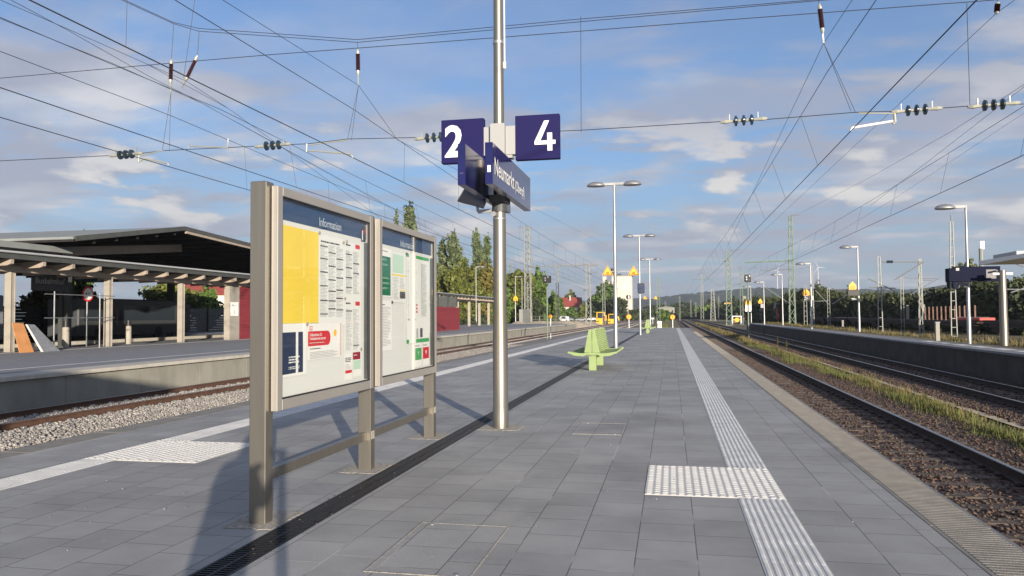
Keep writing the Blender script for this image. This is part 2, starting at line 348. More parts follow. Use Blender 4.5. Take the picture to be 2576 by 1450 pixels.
def dup(root, loc, label=None, rz=None, cat=None, group=None, scale=None):
    def cp(o, par):
        c = o.copy(); COL.objects.link(c); c.parent = par
        for ch in kids(o): cp(ch, c)
        return c
    r = cp(root, None); r.location = loc
    if rz is not None: r.rotation_euler = (0, 0, rz)
    if scale: r.scale = (scale,)*3 if isinstance(scale, float) else scale
    if label: r['label'] = label
    if cat: r['category'] = cat
    if group: r['group'] = group
    return r
def text(name, s, size, o, ux, uy, m, parent, depth=.004, off=0.0, sx=1.0, align='LEFT', name_obj=None):
    """flat lettering: o = origin, ux/uy = directions of writing and of height"""
    cu = bpy.data.curves.new('t', 'FONT'); cu.body = s; cu.size = size; cu.offset = off; cu.extrude = 0; cu.align_x = align; cu.resolution_u = 3
    t = bpy.data.objects.new('t', cu); COL.objects.link(t); bpy.context.view_layer.update()
    me = bpy.data.meshes.new_from_object(t.evaluated_get(bpy.context.evaluated_depsgraph_get())); bpy.data.objects.remove(t); bpy.data.curves.remove(cu)
    ux = Vector(ux).normalized(); uy = Vector(uy).normalized(); nz = ux.cross(uy); off3 = base(parent); o = Vector(o)
    for v in me.vertices: v.co = o+ux*(v.co.x*sx)+uy*v.co.y+nz*depth-off3
    me.materials.clear(); me.materials.append(M[m]); me.name = name; ob = bpy.data.objects.new(name, me); COL.objects.link(ob); ob.parent = parent; return ob

# ============================================================ SETTING
g = MB(); g.add([(-3000, -400, -.86), (3000, -400, -.86), (3000, 4200, -.86), (-3000, 4200, -.86)], [(0, 1, 2, 3)]); S('ground', g, 'soil')
def strip(x0, x1, y0, y1, z, name, m, zb=None):
    g = MB()
    if zb is None: g.quad((x0, y0, z), (x1, y0, z), (x1, y1, z), (x0, y1, z))
    else: g.box(x0, x1, y0, y1, zb, z)
    return S(name, g, m)
YB, YE = -60, 90.5
strip(-16.6, -7.2, YB, 420, -.80, 'ballast_bed', 'ballast')
strip(1.9, 5.9, YB, 420, -.80, 'ballast_bed_right', 'ballast_dk')
strip(7.0, 11.0, YB, 420, -.80, 'ballast_bed_far_right', 'ballast_dk')
# island platform: body, paving, edge stones, guidance strips
DR0, DR1 = -2.78, -2.54
g = MB(); g.box(-7.3, 2.05, YB, YE-.05, -.9, -.03); S('platform_body', g, 'concrete')
g = MB()
for x0, x1 in ((-7.08, -6.19), (-5.79, DR0), (DR1, .51), (.89, 1.76)): g.box(x0, x1, YB, YE, -.06, 0)
S('platform_paving', g, 'paving')
g = MB()
for x0, x1 in ((1.762, 2.16), (-7.5, -7.082)):
    y = YB
    while y < YE: g.bbox(x0, x1, y, min(y+1.49, YE), -.14, 0.002, .006); y += 1.5
S('platform_edge', g, 'kerb')
# fine ridges across the edge stones near the camera
g = MB()
y = 3.4
while y < 70:
    g.box(1.80, 2.13, y, y+.03, 0.001, .0045); y += .05 if y < 30 else .1
S('platform_edge_ridges', g, 'kerb')
g = MB(); g.box(-6.19, .9, YE+.001, YE+.16, -.2, .004); S('platform_end_edge', g, 'rib')
def guidance(name, x0, x1, n, skip):
    g = MB(); g.k = 1
    g.box(x0, x1, YB, YE, -.05, .002); g.k = 0
    w = (x1-x0)/n
    for i in range(n):
        a = x0+i*w+w*.2; b = a+w*.62
        y = YB
        ys = [YB, skip[0], skip[1], YE]
        for s, e in ((ys[0], ys[1]), (ys[2], ys[3])):
            yy = s
            while yy < e:
                ee = min(e, yy+.42) if yy < 30 and yy > 2 else e
                if yy <= 2: ee = min(e, 2.01)
                g.add([(a, yy+.003, .002), (b, yy+.003, .002), (b-.006, yy+.003, .0052), (a+.006, yy+.003, .0052), (a, ee-.003, .002), (b, ee-.003, .002), (b-.006, ee-.003, .0052), (a+.006, ee-.003, .0052)],
                      [(0, 1, 2, 3), (7, 6, 5, 4), (3, 2, 6, 7), (0, 3, 7, 4), (1, 5, 6, 2)]); yy = ee
    return S(name, g, ['rib', 'ribbase'])
guidance('guidance_strip_right', .51, .89, 8, (6.62, 7.9))
guidance('guidance_strip_left', -6.19, -5.79, 8, (7.25, 8.55))
def studs(name, x0, x1, y0, y1, z=.004):
    g = MB(); g.k = 1; nx = round((x1-x0)/.068); ny = round((y1-y0)/.075); dx = (x1-x0)/nx; dy = (y1-y0)/ny
    g.box(x0, x1, y0, y1, -.02, z); g.k = 0
    for i in range(nx):
        for j in range(ny):
            cx = x0+(i+.5)*dx; cy = y0+(j+.5)*dy+(dy*.22 if i % 2 else -dy*.22)*(0 if j in (0, ny-1) else 1); a = dx*.40; b = dy*.30; t = .5
            g.add([(cx-a, cy-b, z), (cx+a, cy-b, z), (cx+a, cy+b, z), (cx-a, cy+b, z), (cx-a*t, cy-b*t, z+.0048), (cx+a*t, cy-b*t, z+.0048), (cx+a*t, cy+b*t, z+.0048), (cx-a*t, cy+b*t, z+.0048)],
                  [(4, 5, 6, 7), (0, 1, 5, 4), (1, 2, 6, 5), (2, 3, 7, 6), (3, 0, 4, 7)])
    return S(name, g, ['stud', 'studbase'])
studs('tactile_field_right', -.24, .89, 6.62, 7.9)
studs('tactile_field_left', -6.19, -4.84, 7.25, 8.5)
# drainage channel with a slotted cast grating
g = MB(); g.box(DR0, DR1, YB, YE, -.2, -.025); S('drain_channel_bottom', g, 'gratepit')
gr = thing('drain_grating', 'long black slotted drain grating running down the middle of the platform', 'drain', ((DR0+DR1)/2, 3, 0))
g = MB()
for x in (DR0+.001, (DR0+DR1)/2-.01, DR1-.022): g.box(x, x+.02, 0, YE, -.022, .001)
g.build('side_rail', 'grate', gr)
g = MB(); y = 1.5
while y < 34:
    g.box(DR0+.021, DR1-.022, y, y+.014, -.02, -.001); y += .036
g.box(DR0+.021, DR1-.022, 34, YE, -.02, -.001)
tag(g.build('slot_bars', 'grate', gr), kind='stuff')

# far platforms (left and right)
LX = -15.9; LT = .1; LE = 132.0
g = MB()
y = YB
while y < LE: g.box(LX-.9, LX, y+.006, min(y+2.99, LE), -.95, LT-.10); y += 3.0
S('left_platform_wall', g, 'concrete')
g = MB(); g.box(LX-.9, LX+.12, YB, LE, LT-.1, LT+.001); S('left_platform_edge', g, 'coping')
strip(-26.0, LX-.9, YB, LE, LT, 'left_platform_surface', 'plat_grey', -.95)
strip(-29.2, -26.0, YB, LE, LT, 'left_platform_back', 'plat_grey', -.95)
strip(-27.15, -26.7, YB, LE, LT+.006, 'left_platform_kerb', 'rib')
strip(-18.2, -18.0, YB, LE, LT+.005, 'left_platform_line', 'rib')
strip(-120, -29.2, -60, 210, -.1, 'bus_station_yard', 'plat_grey', -.9)
RX, RT, RE = 10.75, .19, 118.0
g = MB(); g.box(RX, RX+.6, YB, RE, -.95, RT-.08); S('right_platform_wall', g, 'darkwall')
g = MB(); g.box(RX-.05, 12.1, YB, RE, RT-.08, RT); S('right_platform_edge', g, 'plat_grey')
g = MB()
for y in range(22, 40, 2): g.box(11.3, 11.75, y, y+1.2, RT+.004, RT+.006)
S('right_platform_marking', g, 'rib')
strip(12.1, 15.2, YB, RE, RT-.04, 'right_platform_verge', 'soil', -.95)
# sand heap at the end of the left platform
# ------------------------------------------------------------ hills
def hill(name, y0, f, m, x0, x1, n, dep, seed):
    r = np.random.default_rng(seed); xs = np.linspace(x0, x1, n); rows = []
    prof = np.array([f(x) for x in xs])
    K = 7
    for k in range(K):
        t = k/(K-1); h = np.sin(t*math.pi/2)*prof; h = h + (r.random(n)-.5)*(2.5+3*t)*(t > 0)
        rows.append(np.stack([xs, np.full(n, y0+dep*t), h-2], 1))
    V = np.concatenate(rows); F = []
    for k in range(K-1):
        a = np.arange(n-1)+k*n; F.append(np.stack([a, a+1, a+1+n, a+n], 1))
    o = npmesh(name, V, np.concatenate(F), m, smooth=False); return tag(o, kind='structure')
def interp(tab):
    xs, ys = zip(*tab); return lambda x: float(np.interp(x, xs, ys))
HY = 2300
def hx(u): return at(u, 790, Y=HY)[0]
def hz(u, v): return at(u, v, Y=HY)[2]
hill('hills', HY-500, interp([(hx(600), hz(600, 770)), (hx(1250), hz(1250, 752)), (hx(1390), hz(1390, 748)), (hx(1480), hz(1480, 757)), (hx(1560), hz(1560, 752)), (hx(1650), hz(1650, 748)), (hx(1700), hz(1700, 742)), (hx(1800), hz(1800, 731)), (hx(1900), hz(1900, 723)),
     (hx(2100), hz(2100, 727)), (hx(2300), hz(2300, 728)), (hx(2360), hz(2360, 718)), (hx(2600), hz(2600, 712)), (3000, 90)]), 'forest', -3000, 3000, 900, 500, 3)

# ============================================================ TRACKS
def rail_profile(x, y0, y1, zt, side_m, top_m, name, parent, hh=.16):
    g = MB(); z = zt
    pr = [(-.07, -hh), (.07, -hh), (.07, -hh+.02), (.011, -hh+.035), (.011, -.045), (.036, -.032), (.036, -.006), (.028, 0), (-.028, 0), (-.036, -.006), (-.036, -.032), (-.011, -.045), (-.011, -hh+.035), (-.07, -hh+.02)]
    n = len(pr); ys = [y0, y1]
    vs = [(x+a, y, z+b) for y in ys for a, b in pr]
    for i in range(n):
        g.k = 1 if i in (6, 7, 8) else 0
        j = (i+1) % n; b0 = len(g.v)
        g.add([vs[i], vs[j], vs[j+n], vs[i+n]], [(0, 1, 2, 3)])
    return g.build(name, [side_m, top_m], parent)
def track(label, xc, y0, y1, zt, sm, side_m, ysl, near=90, sl_h=.0):
    t = thing('railway_track', label, 'railway track', (xc, 0, zt-.16), 'railway tracks')
    for s in (-1, 1): rail_profile(xc+s*.7535, y0, y1, zt, side_m, 'railtop', 'rail', t)
    zs = zt-.16
    def sleeper(g, y):
        if sm == 'sleeper_c':
            for s in (-1, 1):
                a, b = (xc+s*1.3, xc+s*.35) if s < 0 else (xc+s*.35, xc+s*1.3)
                g.bbox(a, b, y-.13, y+.13, zs-.12, zs, .012)
            g.box(xc-.351, xc+.351, y-.10, y+.10, zs-.12, zs-.035)
        else: g.bbox(xc-1.28, xc+1.28, y-.13, y+.13, zs-.12, zs-.004, .01)
        return g
    y = ysl; k = 0
    p0 = None
    while k < near:
        if p0 is None: p0 = sleeper(MB(), y).build('sleeper', sm, t); y_0 = y
        else: c = p0.copy(); COL.objects.link(c); c.parent = t; c.location = (random.uniform(-.02, .02), y-y_0, 0)
        y += .63; k += 1
    g = MB()
    while y < min(y1, 260): sleeper(g, y); y += .63
    tag(g.build('sleeper', sm, t), kind='stuff')
    # rail clips
    g = MB(); y = ysl
    for k in range(near):
        for s in (-1, 1):
            for q in (-1, 1): g.bbox(xc+s*.7535+q*.115-.04, xc+s*.7535+q*.115+.04, y-.05, y+.05, zs, zs+.05, .01)
        y += .63
    tag(g.build('rail_clip', 'galv' if sm == 'sleeper_c' else 'rail_dk', t), kind='stuff')
    return t
XL1, XL2, XR1, XR2 = -14.13, -8.85, 3.79, 8.85
track('new railway track with brown rails on pale concrete sleepers below the left platform', XL1, -30, 420, -.62, 'sleeper_c', 'rail', 8.2)
track('railway track hidden close beneath the left edge of the paved platform', XL2, -30, 420, -.62, 'sleeper_c', 'rail', 60, 60)
track('rusty old railway track right beside the paved platform on the right', XR1, -30, 420, -.62, 'sleeper_w', 'rail_dk', 3.2)
track('dark old railway track at the foot of the dark right platform wall', XR2, -30, 420, -.62, 'sleeper_w', 'rail_dk', 8)

# loose stones: one mesh each
def stones(name, m, n, x0, x1, y0, y1, z, smin, smax, seed, avoid=(), bias=1.6):
    r = np.random.default_rng(seed)
    base_v = np.array([(-1, -1, -.8), (1, -1, -.8), (1, 1, -.8), (-1, 1, -.8), (-.8, -.9, .8), (.9, -.7, .7), (.75, .8, .9), (-.7, .85, .65)], float)
    fq = np.array([(0, 3, 2, 1), (4, 5, 6, 7), (0, 1, 5, 4), (1, 2, 6, 5), (2, 3, 7, 6), (3, 0, 4, 7)])
    x = r.uniform(x0, x1, n); y = y0+(y1-y0)*r.random(n)**bias
    keep = np.ones(n, bool)
    for a in avoid: keep &= np.abs(x-a) > .09
    x, y = x[keep], y[keep]; n = len(x); s = r.uniform(smin, smax, n)
    V = base_v[None]*r.uniform(.6, 1.15, (n, 8, 3)); V = V*s[:, None, None]*np.stack([r.uniform(.7, 1.3, n), r.uniform(.7, 1.3, n), r.uniform(.5, .9, n)], 1)[:, None]
    a, b, c = r.uniform(0, 6.28, (3, n)); ca, sa = np.cos(a), np.sin(a); cb, sb = np.cos(b*.12), np.sin(b*.12)
    X = V[..., 0]*ca[:, None]-V[..., 1]*sa[:, None]; Y = V[..., 0]*sa[:, None]+V[..., 1]*ca[:, None]; Z = V[..., 2]
    Z2 = Z*cb[:, None]-X*sb[:, None]; X2 = X*cb[:, None]+Z*sb[:, None]
    V = np.stack([X2+x[:, None], Y+y[:, None], Z2+z+r.uniform(-.01, .03, n)[:, None]], 2).reshape(-1, 3)
    F = (fq[None]+(np.arange(n)*8)[:, None, None]).reshape(-1, 4)
    return tag(npmesh(name, V, F, m), kind='stuff')
stones('ballast_stones', 'stone_l', 52000, -15.8, -11.3, 9, 60, -.785, .012, .033, 1, (XL1-.7535, XL1+.7535))
stones('rusty_ballast_stones', 'stone_d', 42000, 2.2, 6.1, 3.5, 50, -.806, .010, .026, 2, (XR1-.7535, XR1+.7535), 1.9)
stones('grey_ballast_stones', 'stone_d', 30000, 6.9, 10.7, 7, 70, -.8, .012, .03, 3, (XR2-.7535, XR2+.7535), 1.8)
stones('paving_grit', 'stone_l', 170, -6, 1.7, 3.6, 22, .003, .002, .006, 21)
stones('drain_grit', 'stone_d', 200, DR0, DR1+.05, 3.6, 16, .003, .002, .007, 22)
# weeds between the right-hand tracks
def blades(name, m, n, xf, y0, y1, zf, hmin, hmax, w, seed, bias=1.5, clump=140):
    r = np.random.default_rng(seed)
    cy = y0+(y1-y0)*r.random(clump)**bias; ch = r.uniform(.2, 1.0, clump)**1.3; cxo = r.normal(0, .22, clump); spread = r.uniform(.12, .5, clump)
    k = r.integers(0, clump, n); y = cy[k]+r.normal(0, 1, n)*spread[k]*1.4; x = xf+cxo[k]+r.normal(0, 1, n)*spread[k]*.5
    h = (hmin+(hmax-hmin)*r.random(n)**2)*ch[k]; a = r.uniform(0, 6.28, n); lean = r.uniform(.05, .6, n)*h; ww = w*r.uniform(.6, 1.4, n)
    ca, sa = np.cos(a), np.sin(a); p0 = np.stack([x-ww*sa, y+ww*ca, np.full(n, zf)], 1); p1 = np.stack([x+ww*sa, y-ww*ca, np.full(n, zf)], 1)
    mid = np.stack([x+lean*.35*ca, y+lean*.35*sa, zf+h*.6], 1); o = np.stack([ww*sa, -ww*ca, ww*0], 1)*.7
    tip = np.stack([x+lean*ca, y+lean*sa, zf+h], 1)
    V = np.stack([p0, p1, mid+o, mid-o, tip+o*.2, tip-o*.2], 1).reshape(-1, 3); b = np.arange(n)*6
    F = np.concatenate([np.stack([b, b+1, b+2, b+3], 1), np.stack([b+3, b+2, b+4, b+5], 1)])
    return tag(npmesh(name, V, F, m), kind='stuff')
blades('weeds', 'weed_g', 34000, 6.0, 8, 75, -.82, .05, .32, .007, 11, 1.5, 170)
blades('dry_weeds', 'weed', 22000, 6.35, 8, 110, -.82, .05, .32, .007, 12, 1.3, 200)
blades('far_weeds', 'weed', 14000, 6.2, 60, 210, -.82, .15, .6, .03, 13, 1.1, 300)
blades('verge_weeds', 'weed', 12000, 13.7, 20, 118, RT-.05, .1, .5, .014, 14, 1.1, 260)
blades('track_end_weeds', 'weed_g', 12000, -1.2, YE+1, YE+60, -.86, .3, .9, .04, 15, 1.1, 200)
g = MB(); g.add([(6.75, 9, -.80), (7.1, 9, -.80), (7.15, 60, -.80), (6.8, 60, -.80)], [(0, 1, 2, 3)]); S('sandy_path', g, 'sand')
# taller weed spikes
for i, (u, v, hh) in enumerate(((3057, 1350, .75), (3110, 1382, .55), (3146, 1392, .45), (2992, 1352, .5))):
    p = at(u*.6289, v*.6289, Z=-.7); t = thing('tall_weed', ['tallest dry weed spike between the right-hand tracks', 'thin dry weed spike right of the tallest one', 'small dry weed spike farthest right between the tracks', 'short weed spike at the foot of the thin signal post'][i], 'weed', (p.x, p.y, -.82), 'tall weeds between the tracks')
    g = MB(); r_ = random.Random(i)
    g.tube([(p.x, p.y, -.82), (p.x+.02, p.y, -.82+hh*1.3)], [.012, .005], 5); g.build('stem', 'weed', t)
    g = MB()
    for k in range(160):
        z = -.82+hh*1.3*(.25+.75*r_.random()); a = r_.random()*6.28; l = .17*(1.15-(z+.82)/(hh*1.3)); q = Vector((p.x, p.y, z)); d = Vector((math.cos(a)*l, math.sin(a)*l, l*.8)); s = Vector((-math.sin(a), math.cos(a), 0))*.018
        g.quad(q-s, q+s, q+d+s*.4, q+d-s*.4)
    g.build('leaves', 'weed', t)

# ============================================================ SERVICE COVERS, FOOT PLATES
def cover(label, x0, x1, y0, y1, w=.009):
    t = thing('service_cover', label, 'manhole cover', ((x0+x1)/2, (y0+y1)/2, 0), 'paved-over service covers')
    g = MB()
    for a in ((x0, x0+w, y0, y1), (x1-w, x1, y0, y1), (x0+w, x1-w, y0, y0+w), (x0+w, x1-w, y1-w, y1)): g.box(*a, -.01, .004)
    g.build('frame', 'mortar', t); g = MB(); g.box(x0+w, x1-w, y0+w, y1-w, -.01, .002); g.build('lid', 'paving', t)
    g = MB()
    for a, b in ((x0+.09, y1-.04), (x1-.09, y0+.04)): g.tube([(a, b, 0), (a, b, .006)], .018, 10)
    g.build('lifting_key_hole', 'galv', t)
cover('large rectangular service cover with pale joints at the bottom of the picture', -1.80, -1.15, 4.35, 5.45)
cover('small service cover with pale joints to the right of the steel pole', -1.25, -.63, 9.82, 10.85, .009)
g = MB()
def pad(g, x, y, a, b, n=16, s=0):
    r_ = random.Random(s); pts = []
    for i in range(n*4):
        t = i/(n*4)*4; k = int(t); q = t-k
        c = [(-a, -b), (a, -b), (a, b), (-a, b)]; p0 = c[k]; p1 = c[(k+1) % 4]
        pts.append((x+p0[0]+(p1[0]-p0[0])*q+r_.uniform(-.012, .012), y+p0[1]+(p1[1]-p0[1])*q+r_.uniform(-.02, .02), 0.001))
    g.prism(pts, (0, 0, .004))
for i, (x, y, a, b) in enumerate(((-2.98, 5.32, .19, .26), (-2.98, 7.3, .19, .26), (-2.98, 9.37, .19, .26), (-2.26, 10.22, .27, .25))): pad(g, x, y, a, b, s=i)
S('mortar_patches', g, 'mortar')

# ============================================================ INFORMATION BOARD
BX = -2.85                       # plane of the front glass side, the front faces +X
ib = thing('information_board', 'two-bay steel information board with posters behind glass on the platform', 'information board', (-2.98, 7.2, 0))
PY = (5.24, 7.25, 9.30)
def post(y, name='post'):
    g = MB(); g.bbox(-3.03, -2.90, y-.057, y+.057, 0, 2.505, .006)
    return g.build(name, 'steel', ib)
for y in PY: post(y)
g = MB()
for a, b in ((PY[0], PY[1]), (PY[1], PY[2])): g.bbox(-3.0, -2.94, a+.058, b-.058, .29, .37, .004)
g.build('lower_rail', 'steel', ib)
g = MB()
for y in PY[1:]: g.bbox(-2.899, -2.893, y-.045, y+.035, .30, .38, .002)
g.build('rail_bracket', 'mortar', ib)
ZC0, ZC1 = .81, 2.478
def case(y0, y1, p0_, p1_):
    fx0, fx1 = -2.893, -2.84
    c = MB()
    fr = .078
    for a in ((y0, y0+fr, ZC0, ZC1), (y1-fr, y1, ZC0, ZC1), (y0+fr, y1-fr, ZC0, ZC0+.082), (y0+fr, y1-fr, ZC1-.068, ZC1)): c.bbox(fx0, fx1, *a, .004)
    c.bbox(-3.04, fx0-.002, p0_, p1_, ZC0-.008, ZC1+.004, .004)
    f = c.build('display_case', 'frame', ib)
    iy0, iy1, iz0, iz1 = y0+fr, y1-fr, ZC0+.082, ZC1-.068
    g = MB(); g.box(fx0+.001, fx0+.006, iy0, iy1, iz0, iz1); g.build('backing', 'backing', f)
    g = MB(); g.box(fx0+.007, fx0+.010, iy0, iy1, iz1-.165, iz1); g.build('header', 'navy', f)
    g = MB()
    g.box(fx0+.03, fx1-.003, iy0-.003, iy0+.006, iz0, iz1); g.box(fx0+.03, fx1-.003, iy1-.012, iy1+.002, iz0, iz1); g.box(fx0+.03, fx1-.003, iy0, iy1, iz0-.002, iz0+.01); g.box(fx0+.03, fx1-.003, iy0, iy1, iz1-.008, iz1+.002)
    g.build('seal', 'black', f)
    g = MB(); g.box(fx0+.012, fx0+.04, iy1-.055, iy1-.02, iz0+.02, iz1-.2); g.build('lock_rail', 'dk', f)
    g = MB(); g.quad((fx1-.012, iy0+.006, iz0+.01), (fx1-.012, iy1-.012, iz0+.01), (fx1-.012, iy1-.012, iz1-.008), (fx1-.012, iy0+.006, iz1-.008)); g.build('glass', 'glass', f)
    return f, fx0+.01, iy0, iy1, iz0, iz1
cases = [case(5.245, 7.12, PY[0]+.059, PY[1]-.059), case(7.285, 9.2, PY[1]+.059, PY[2]-.059)]
def sheet(f, x, y0, y1, z0, z1, m, k=1, curl=0, name='poster'):
    g = MB(); n = 8; d = .0022*k
    for i in range(n):
        ya, yb = y0+(y1-y0)*i/n, y0+(y1-y0)*(i+1)/n
        za = curl*math.sin(i/n*6.3)*.002; zb = curl*math.sin((i+1)/n*6.3)*.002
        g.quad((x+d+za, ya, z0), (x+d+zb, yb, z0), (x+d+zb, yb, z1), (x+d+za, ya, z1))
    return g.build(name, m, f)
def lines(f, x, y0, y1, z0, z1, m, n, k=2, h=.35, ragged=.3, seed=0, name='print'):
    g = MB(); r_ = random.Random(seed); d = .0022*k; p = (z1-z0)/n
    for i in range(n):
        z = z1-(i+.5)*p; w = (y1-y0)*(1-ragged*r_.random()**2)
        yy = y0
        while yy < y0+w-.004:
            l = min(r_.uniform(.012, .05), y0+w-yy); g.quad((x+d, yy, z-p*h/2), (x+d, yy+l, z-p*h/2), (x+d, yy+l, z+p*h/2), (x+d, yy, z+p*h/2)); yy += l+.006
    return g.build(name, m, f)
def rect(f, x, y0, y1, z0, z1, m, k=2, name='print'): 
    g = MB(); d = .0022*k; g.quad((x+d, y0, z0), (x+d, y1, z0), (x+d, y1, z1), (x+d, y0, z1)); return g.build(name, m, f)
UY, UZ = (0, 1, 0), (0, 0, 1)
f, x, a0, a1, b0, b1 = cases[0]; wd = a1-a0; hg = b1-b0
Yf = lambda t: a0+wd*t
Zf = lambda t: b1-hg*t
text('lettering', 'Information', .105, (x+.002, Yf(.40), Zf(.095)), UY, UZ, 'hdr', f, .002, 0, .9)
rect(f, x, Yf(.925), Yf(.99), Zf(.125), Zf(.03), 'pnavy', 1.2, 'info_sign'); rect(f, x, Yf(.955), Yf(.985), Zf(.075), Zf(.045), 'dred', 1.6, 'info_sign')
text('info_sign', 'i', .13, (x+.0045, Yf(.93), Zf(.115)), UY, UZ, 'paper', f, .002, .006, 1.0)
sheet(f, x, Yf(.0), Yf(.395), Zf(.63), Zf(.135), 'yellow', 2, 1)
sheet(f, x, Yf(.395), Yf(.70), Zf(.65), Zf(.14), 'paper', 1.5)
for c in range(3):
    y0 = .415+c*.093
    lines(f, x, Yf(y0), Yf(y0+.08), Zf(.60), Zf(.19), 'inkg', 52, 2, .42, .5, c)
    r_ = random.Random(c+5); t = .2+.03*c
    while t < .60:
        rect(f, x, Yf(y0-.003), Yf(y0+.083), Zf(t+.006), Zf(t), 'ink', 2.4); t += r_.uniform(.045, .085)
lines(f, x, Yf(.42), Yf(.64), Zf(.185), Zf(.17), 'ink', 1, 2, .6, .2, 3)
sheet(f, x, Yf(.70), Yf(.915), Zf(.50), Zf(.15), 'paper', 1.6); sheet(f, x, Yf(.695), Yf(.915), Zf(.815), Zf(.49), 'paper', 2.2)
for q, (zz0, zz1) in enumerate(((.2, .46), (.55, .80))):
    for c in range(2): lines(f, x, Yf(.715+c*.095), Yf(.795+c*.095), Zf(zz1), Zf(zz0), 'inkg', 32, 3, .42, .5, 20+c+q*3)
    rect(f, x, Yf(.84), Yf(.90), Zf(zz0-.02), Zf(zz0-.045), 'red', 3); lines(f, x, Yf(.715), Yf(.79), Zf(zz0-.025), Zf(zz0-.04), 'ink', 1, 3, .6)
    for t in ((.22, .30, .36, .42) if q == 0 else (.56,)): rect(f, x, Yf(.715), Yf(.795), Zf(t+.006), Zf(t), 'ink', 3.4)
    for t in ((.27, .33) if q == 0 else (.77,)): rect(f, x, Yf(.81), Yf(.89), Zf(t+.006), Zf(t), 'ink', 3.4)
# bottom left: navy notice, red announcement
sheet(f, x, Yf(.0), Yf(.27), Zf(.90), Zf(.63), 'paper2', 1.2)
sheet(f, x, Yf(.01), Yf(.235), Zf(.885), Zf(.675), 'pnavy', 2, 1)
lines(f, x, Yf(.045), Yf(.2), Zf(.835), Zf(.795), 'paper', 3, 2.6, .5, .2, 31, 'print'); lines(f, x, Yf(.045), Yf(.2), Zf(.865), Zf(.848), 'paper', 2, 2.6, .45, .1, 32)
sheet(f, x, Yf(.28), Yf(.66), Zf(.83), Zf(.635), 'paper2', 1.6)
g = MB(); d = .0022*2.2; ya, yb, za, zb = Yf(.285), Yf(.53), Zf(.755), Zf(.675); rr = (zb-za)/2*.9
pts = [(x+d, ya, za), (x+d, yb-rr, za)]+[(x+d, yb-rr+rr*math.sin(t), (za+zb)/2-(zb-za)/2*math.cos(t)) for t in np.linspace(.15, math.pi-.15, 12)]+[(x+d, yb-rr, zb), (x+d, ya, zb)]
g.add(pts, [tuple(range(len(pts)))]); g.build('red_banner', 'red', f)
text('lettering', 'S-Bahnlinie S3:', .034, (x+d, Yf(.30), Zf(.702)), UY, UZ, 'paper', f, .002, .0006, 1.15)
text('lettering', 'Vorlaufbetrieb startet', .034, (x+d, Yf(.30), Zf(.722)), UY, UZ, 'paper', f, .002, .0006, 1.0)
lines(f, x, Yf(.3), Yf(.5), Zf(.742), Zf(.734), 'lgreen', 1, 2.8, .5)
g = MB(); w = .004
for a in ((.30, .33, .648, .651), (.30, .33, .667, .67), (.30, .304, .648, .67), (.326, .33, .648, .67)): g.quad((x+d, Yf(a[0]), Zf(a[3])), (x+d, Yf(a[1]), Zf(a[3])), (x+d, Yf(a[1]), Zf(a[2])), (x+d, Yf(a[0]), Zf(a[2])))
g.build('small_logo', 'red', f); text('small_logo', 'DB', .018, (x+d, Yf(.306), Zf(.665)), UY, UZ, 'red', f, .0005)
g = MB(); cy, cz = Yf(.585), Zf(.69); pts = [(x+d, cy+.03*math.cos(t), cz+.03*math.sin(t)) for t in np.linspace(0, 6.283, 20)[:-1]]; g.add(pts, [tuple(range(len(pts)))]); g.build('round_sticker', 'oyel', f)
for i in range(13):
    z = Zf(.64+i*.0145); g = MB(); g.quad((x+d, Yf(.645), z-.012), (x+d, Yf(.655), z-.006), (x+d, Yf(.655), z+.006), (x+d, Yf(.645), z)); g.build('striped_edge', 'red', f)
lines(f, x, Yf(.305), Yf(.42), Zf(.775), Zf(.765), 'ink', 1, 2.4, .5, 0, 41); lines(f, x, Yf(.305), Yf(.62), Zf(.825), Zf(.785), 'inkg', 5, 2.4, .5, .4, 42)
# bottom right leaflets
sheet(f, x, Yf(.70), Yf(.80), Zf(.975), Zf(.81), 'paper2', 1.8); sheet(f, x, Yf(.81), Yf(.925), Zf(.965), Zf(.81), 'paper2', 1.8)
lines(f, x, Yf(.71), Yf(.79), Zf(.87), Zf(.84), 'ink', 3, 2.4, .55, .2, 51); lines(f, x, Yf(.71), Yf(.79), Zf(.91), Zf(.88), 'inkg', 5, 2.4, .4, .4, 52)
rect(f, x, Yf(.71), Yf(.795), Zf(.935), Zf(.917), 'red', 2.6); rect(f, x, Yf(.81), Yf(.91), Zf(.86), Zf(.815), 'dred', 2.6)
lines(f, x, Yf(.82), Yf(.87), Zf(.838), Zf(.828), 'paper', 2, 3, .5); rect(f, x, Yf(.815), Yf(.915), Zf(.92), Zf(.865), 'lgreen', 2.3)
g = MB()
for yy, zz in ((.397, .135), (.68, .16), (.72, .15), (.27, .635), (.915, .80), (.70, .49)): g.tube([(x+.004, Yf(yy), Zf(zz)), (x+.016, Yf(yy), Zf(zz))], .013, 12)
g.build('magnets', 'mortar', f)
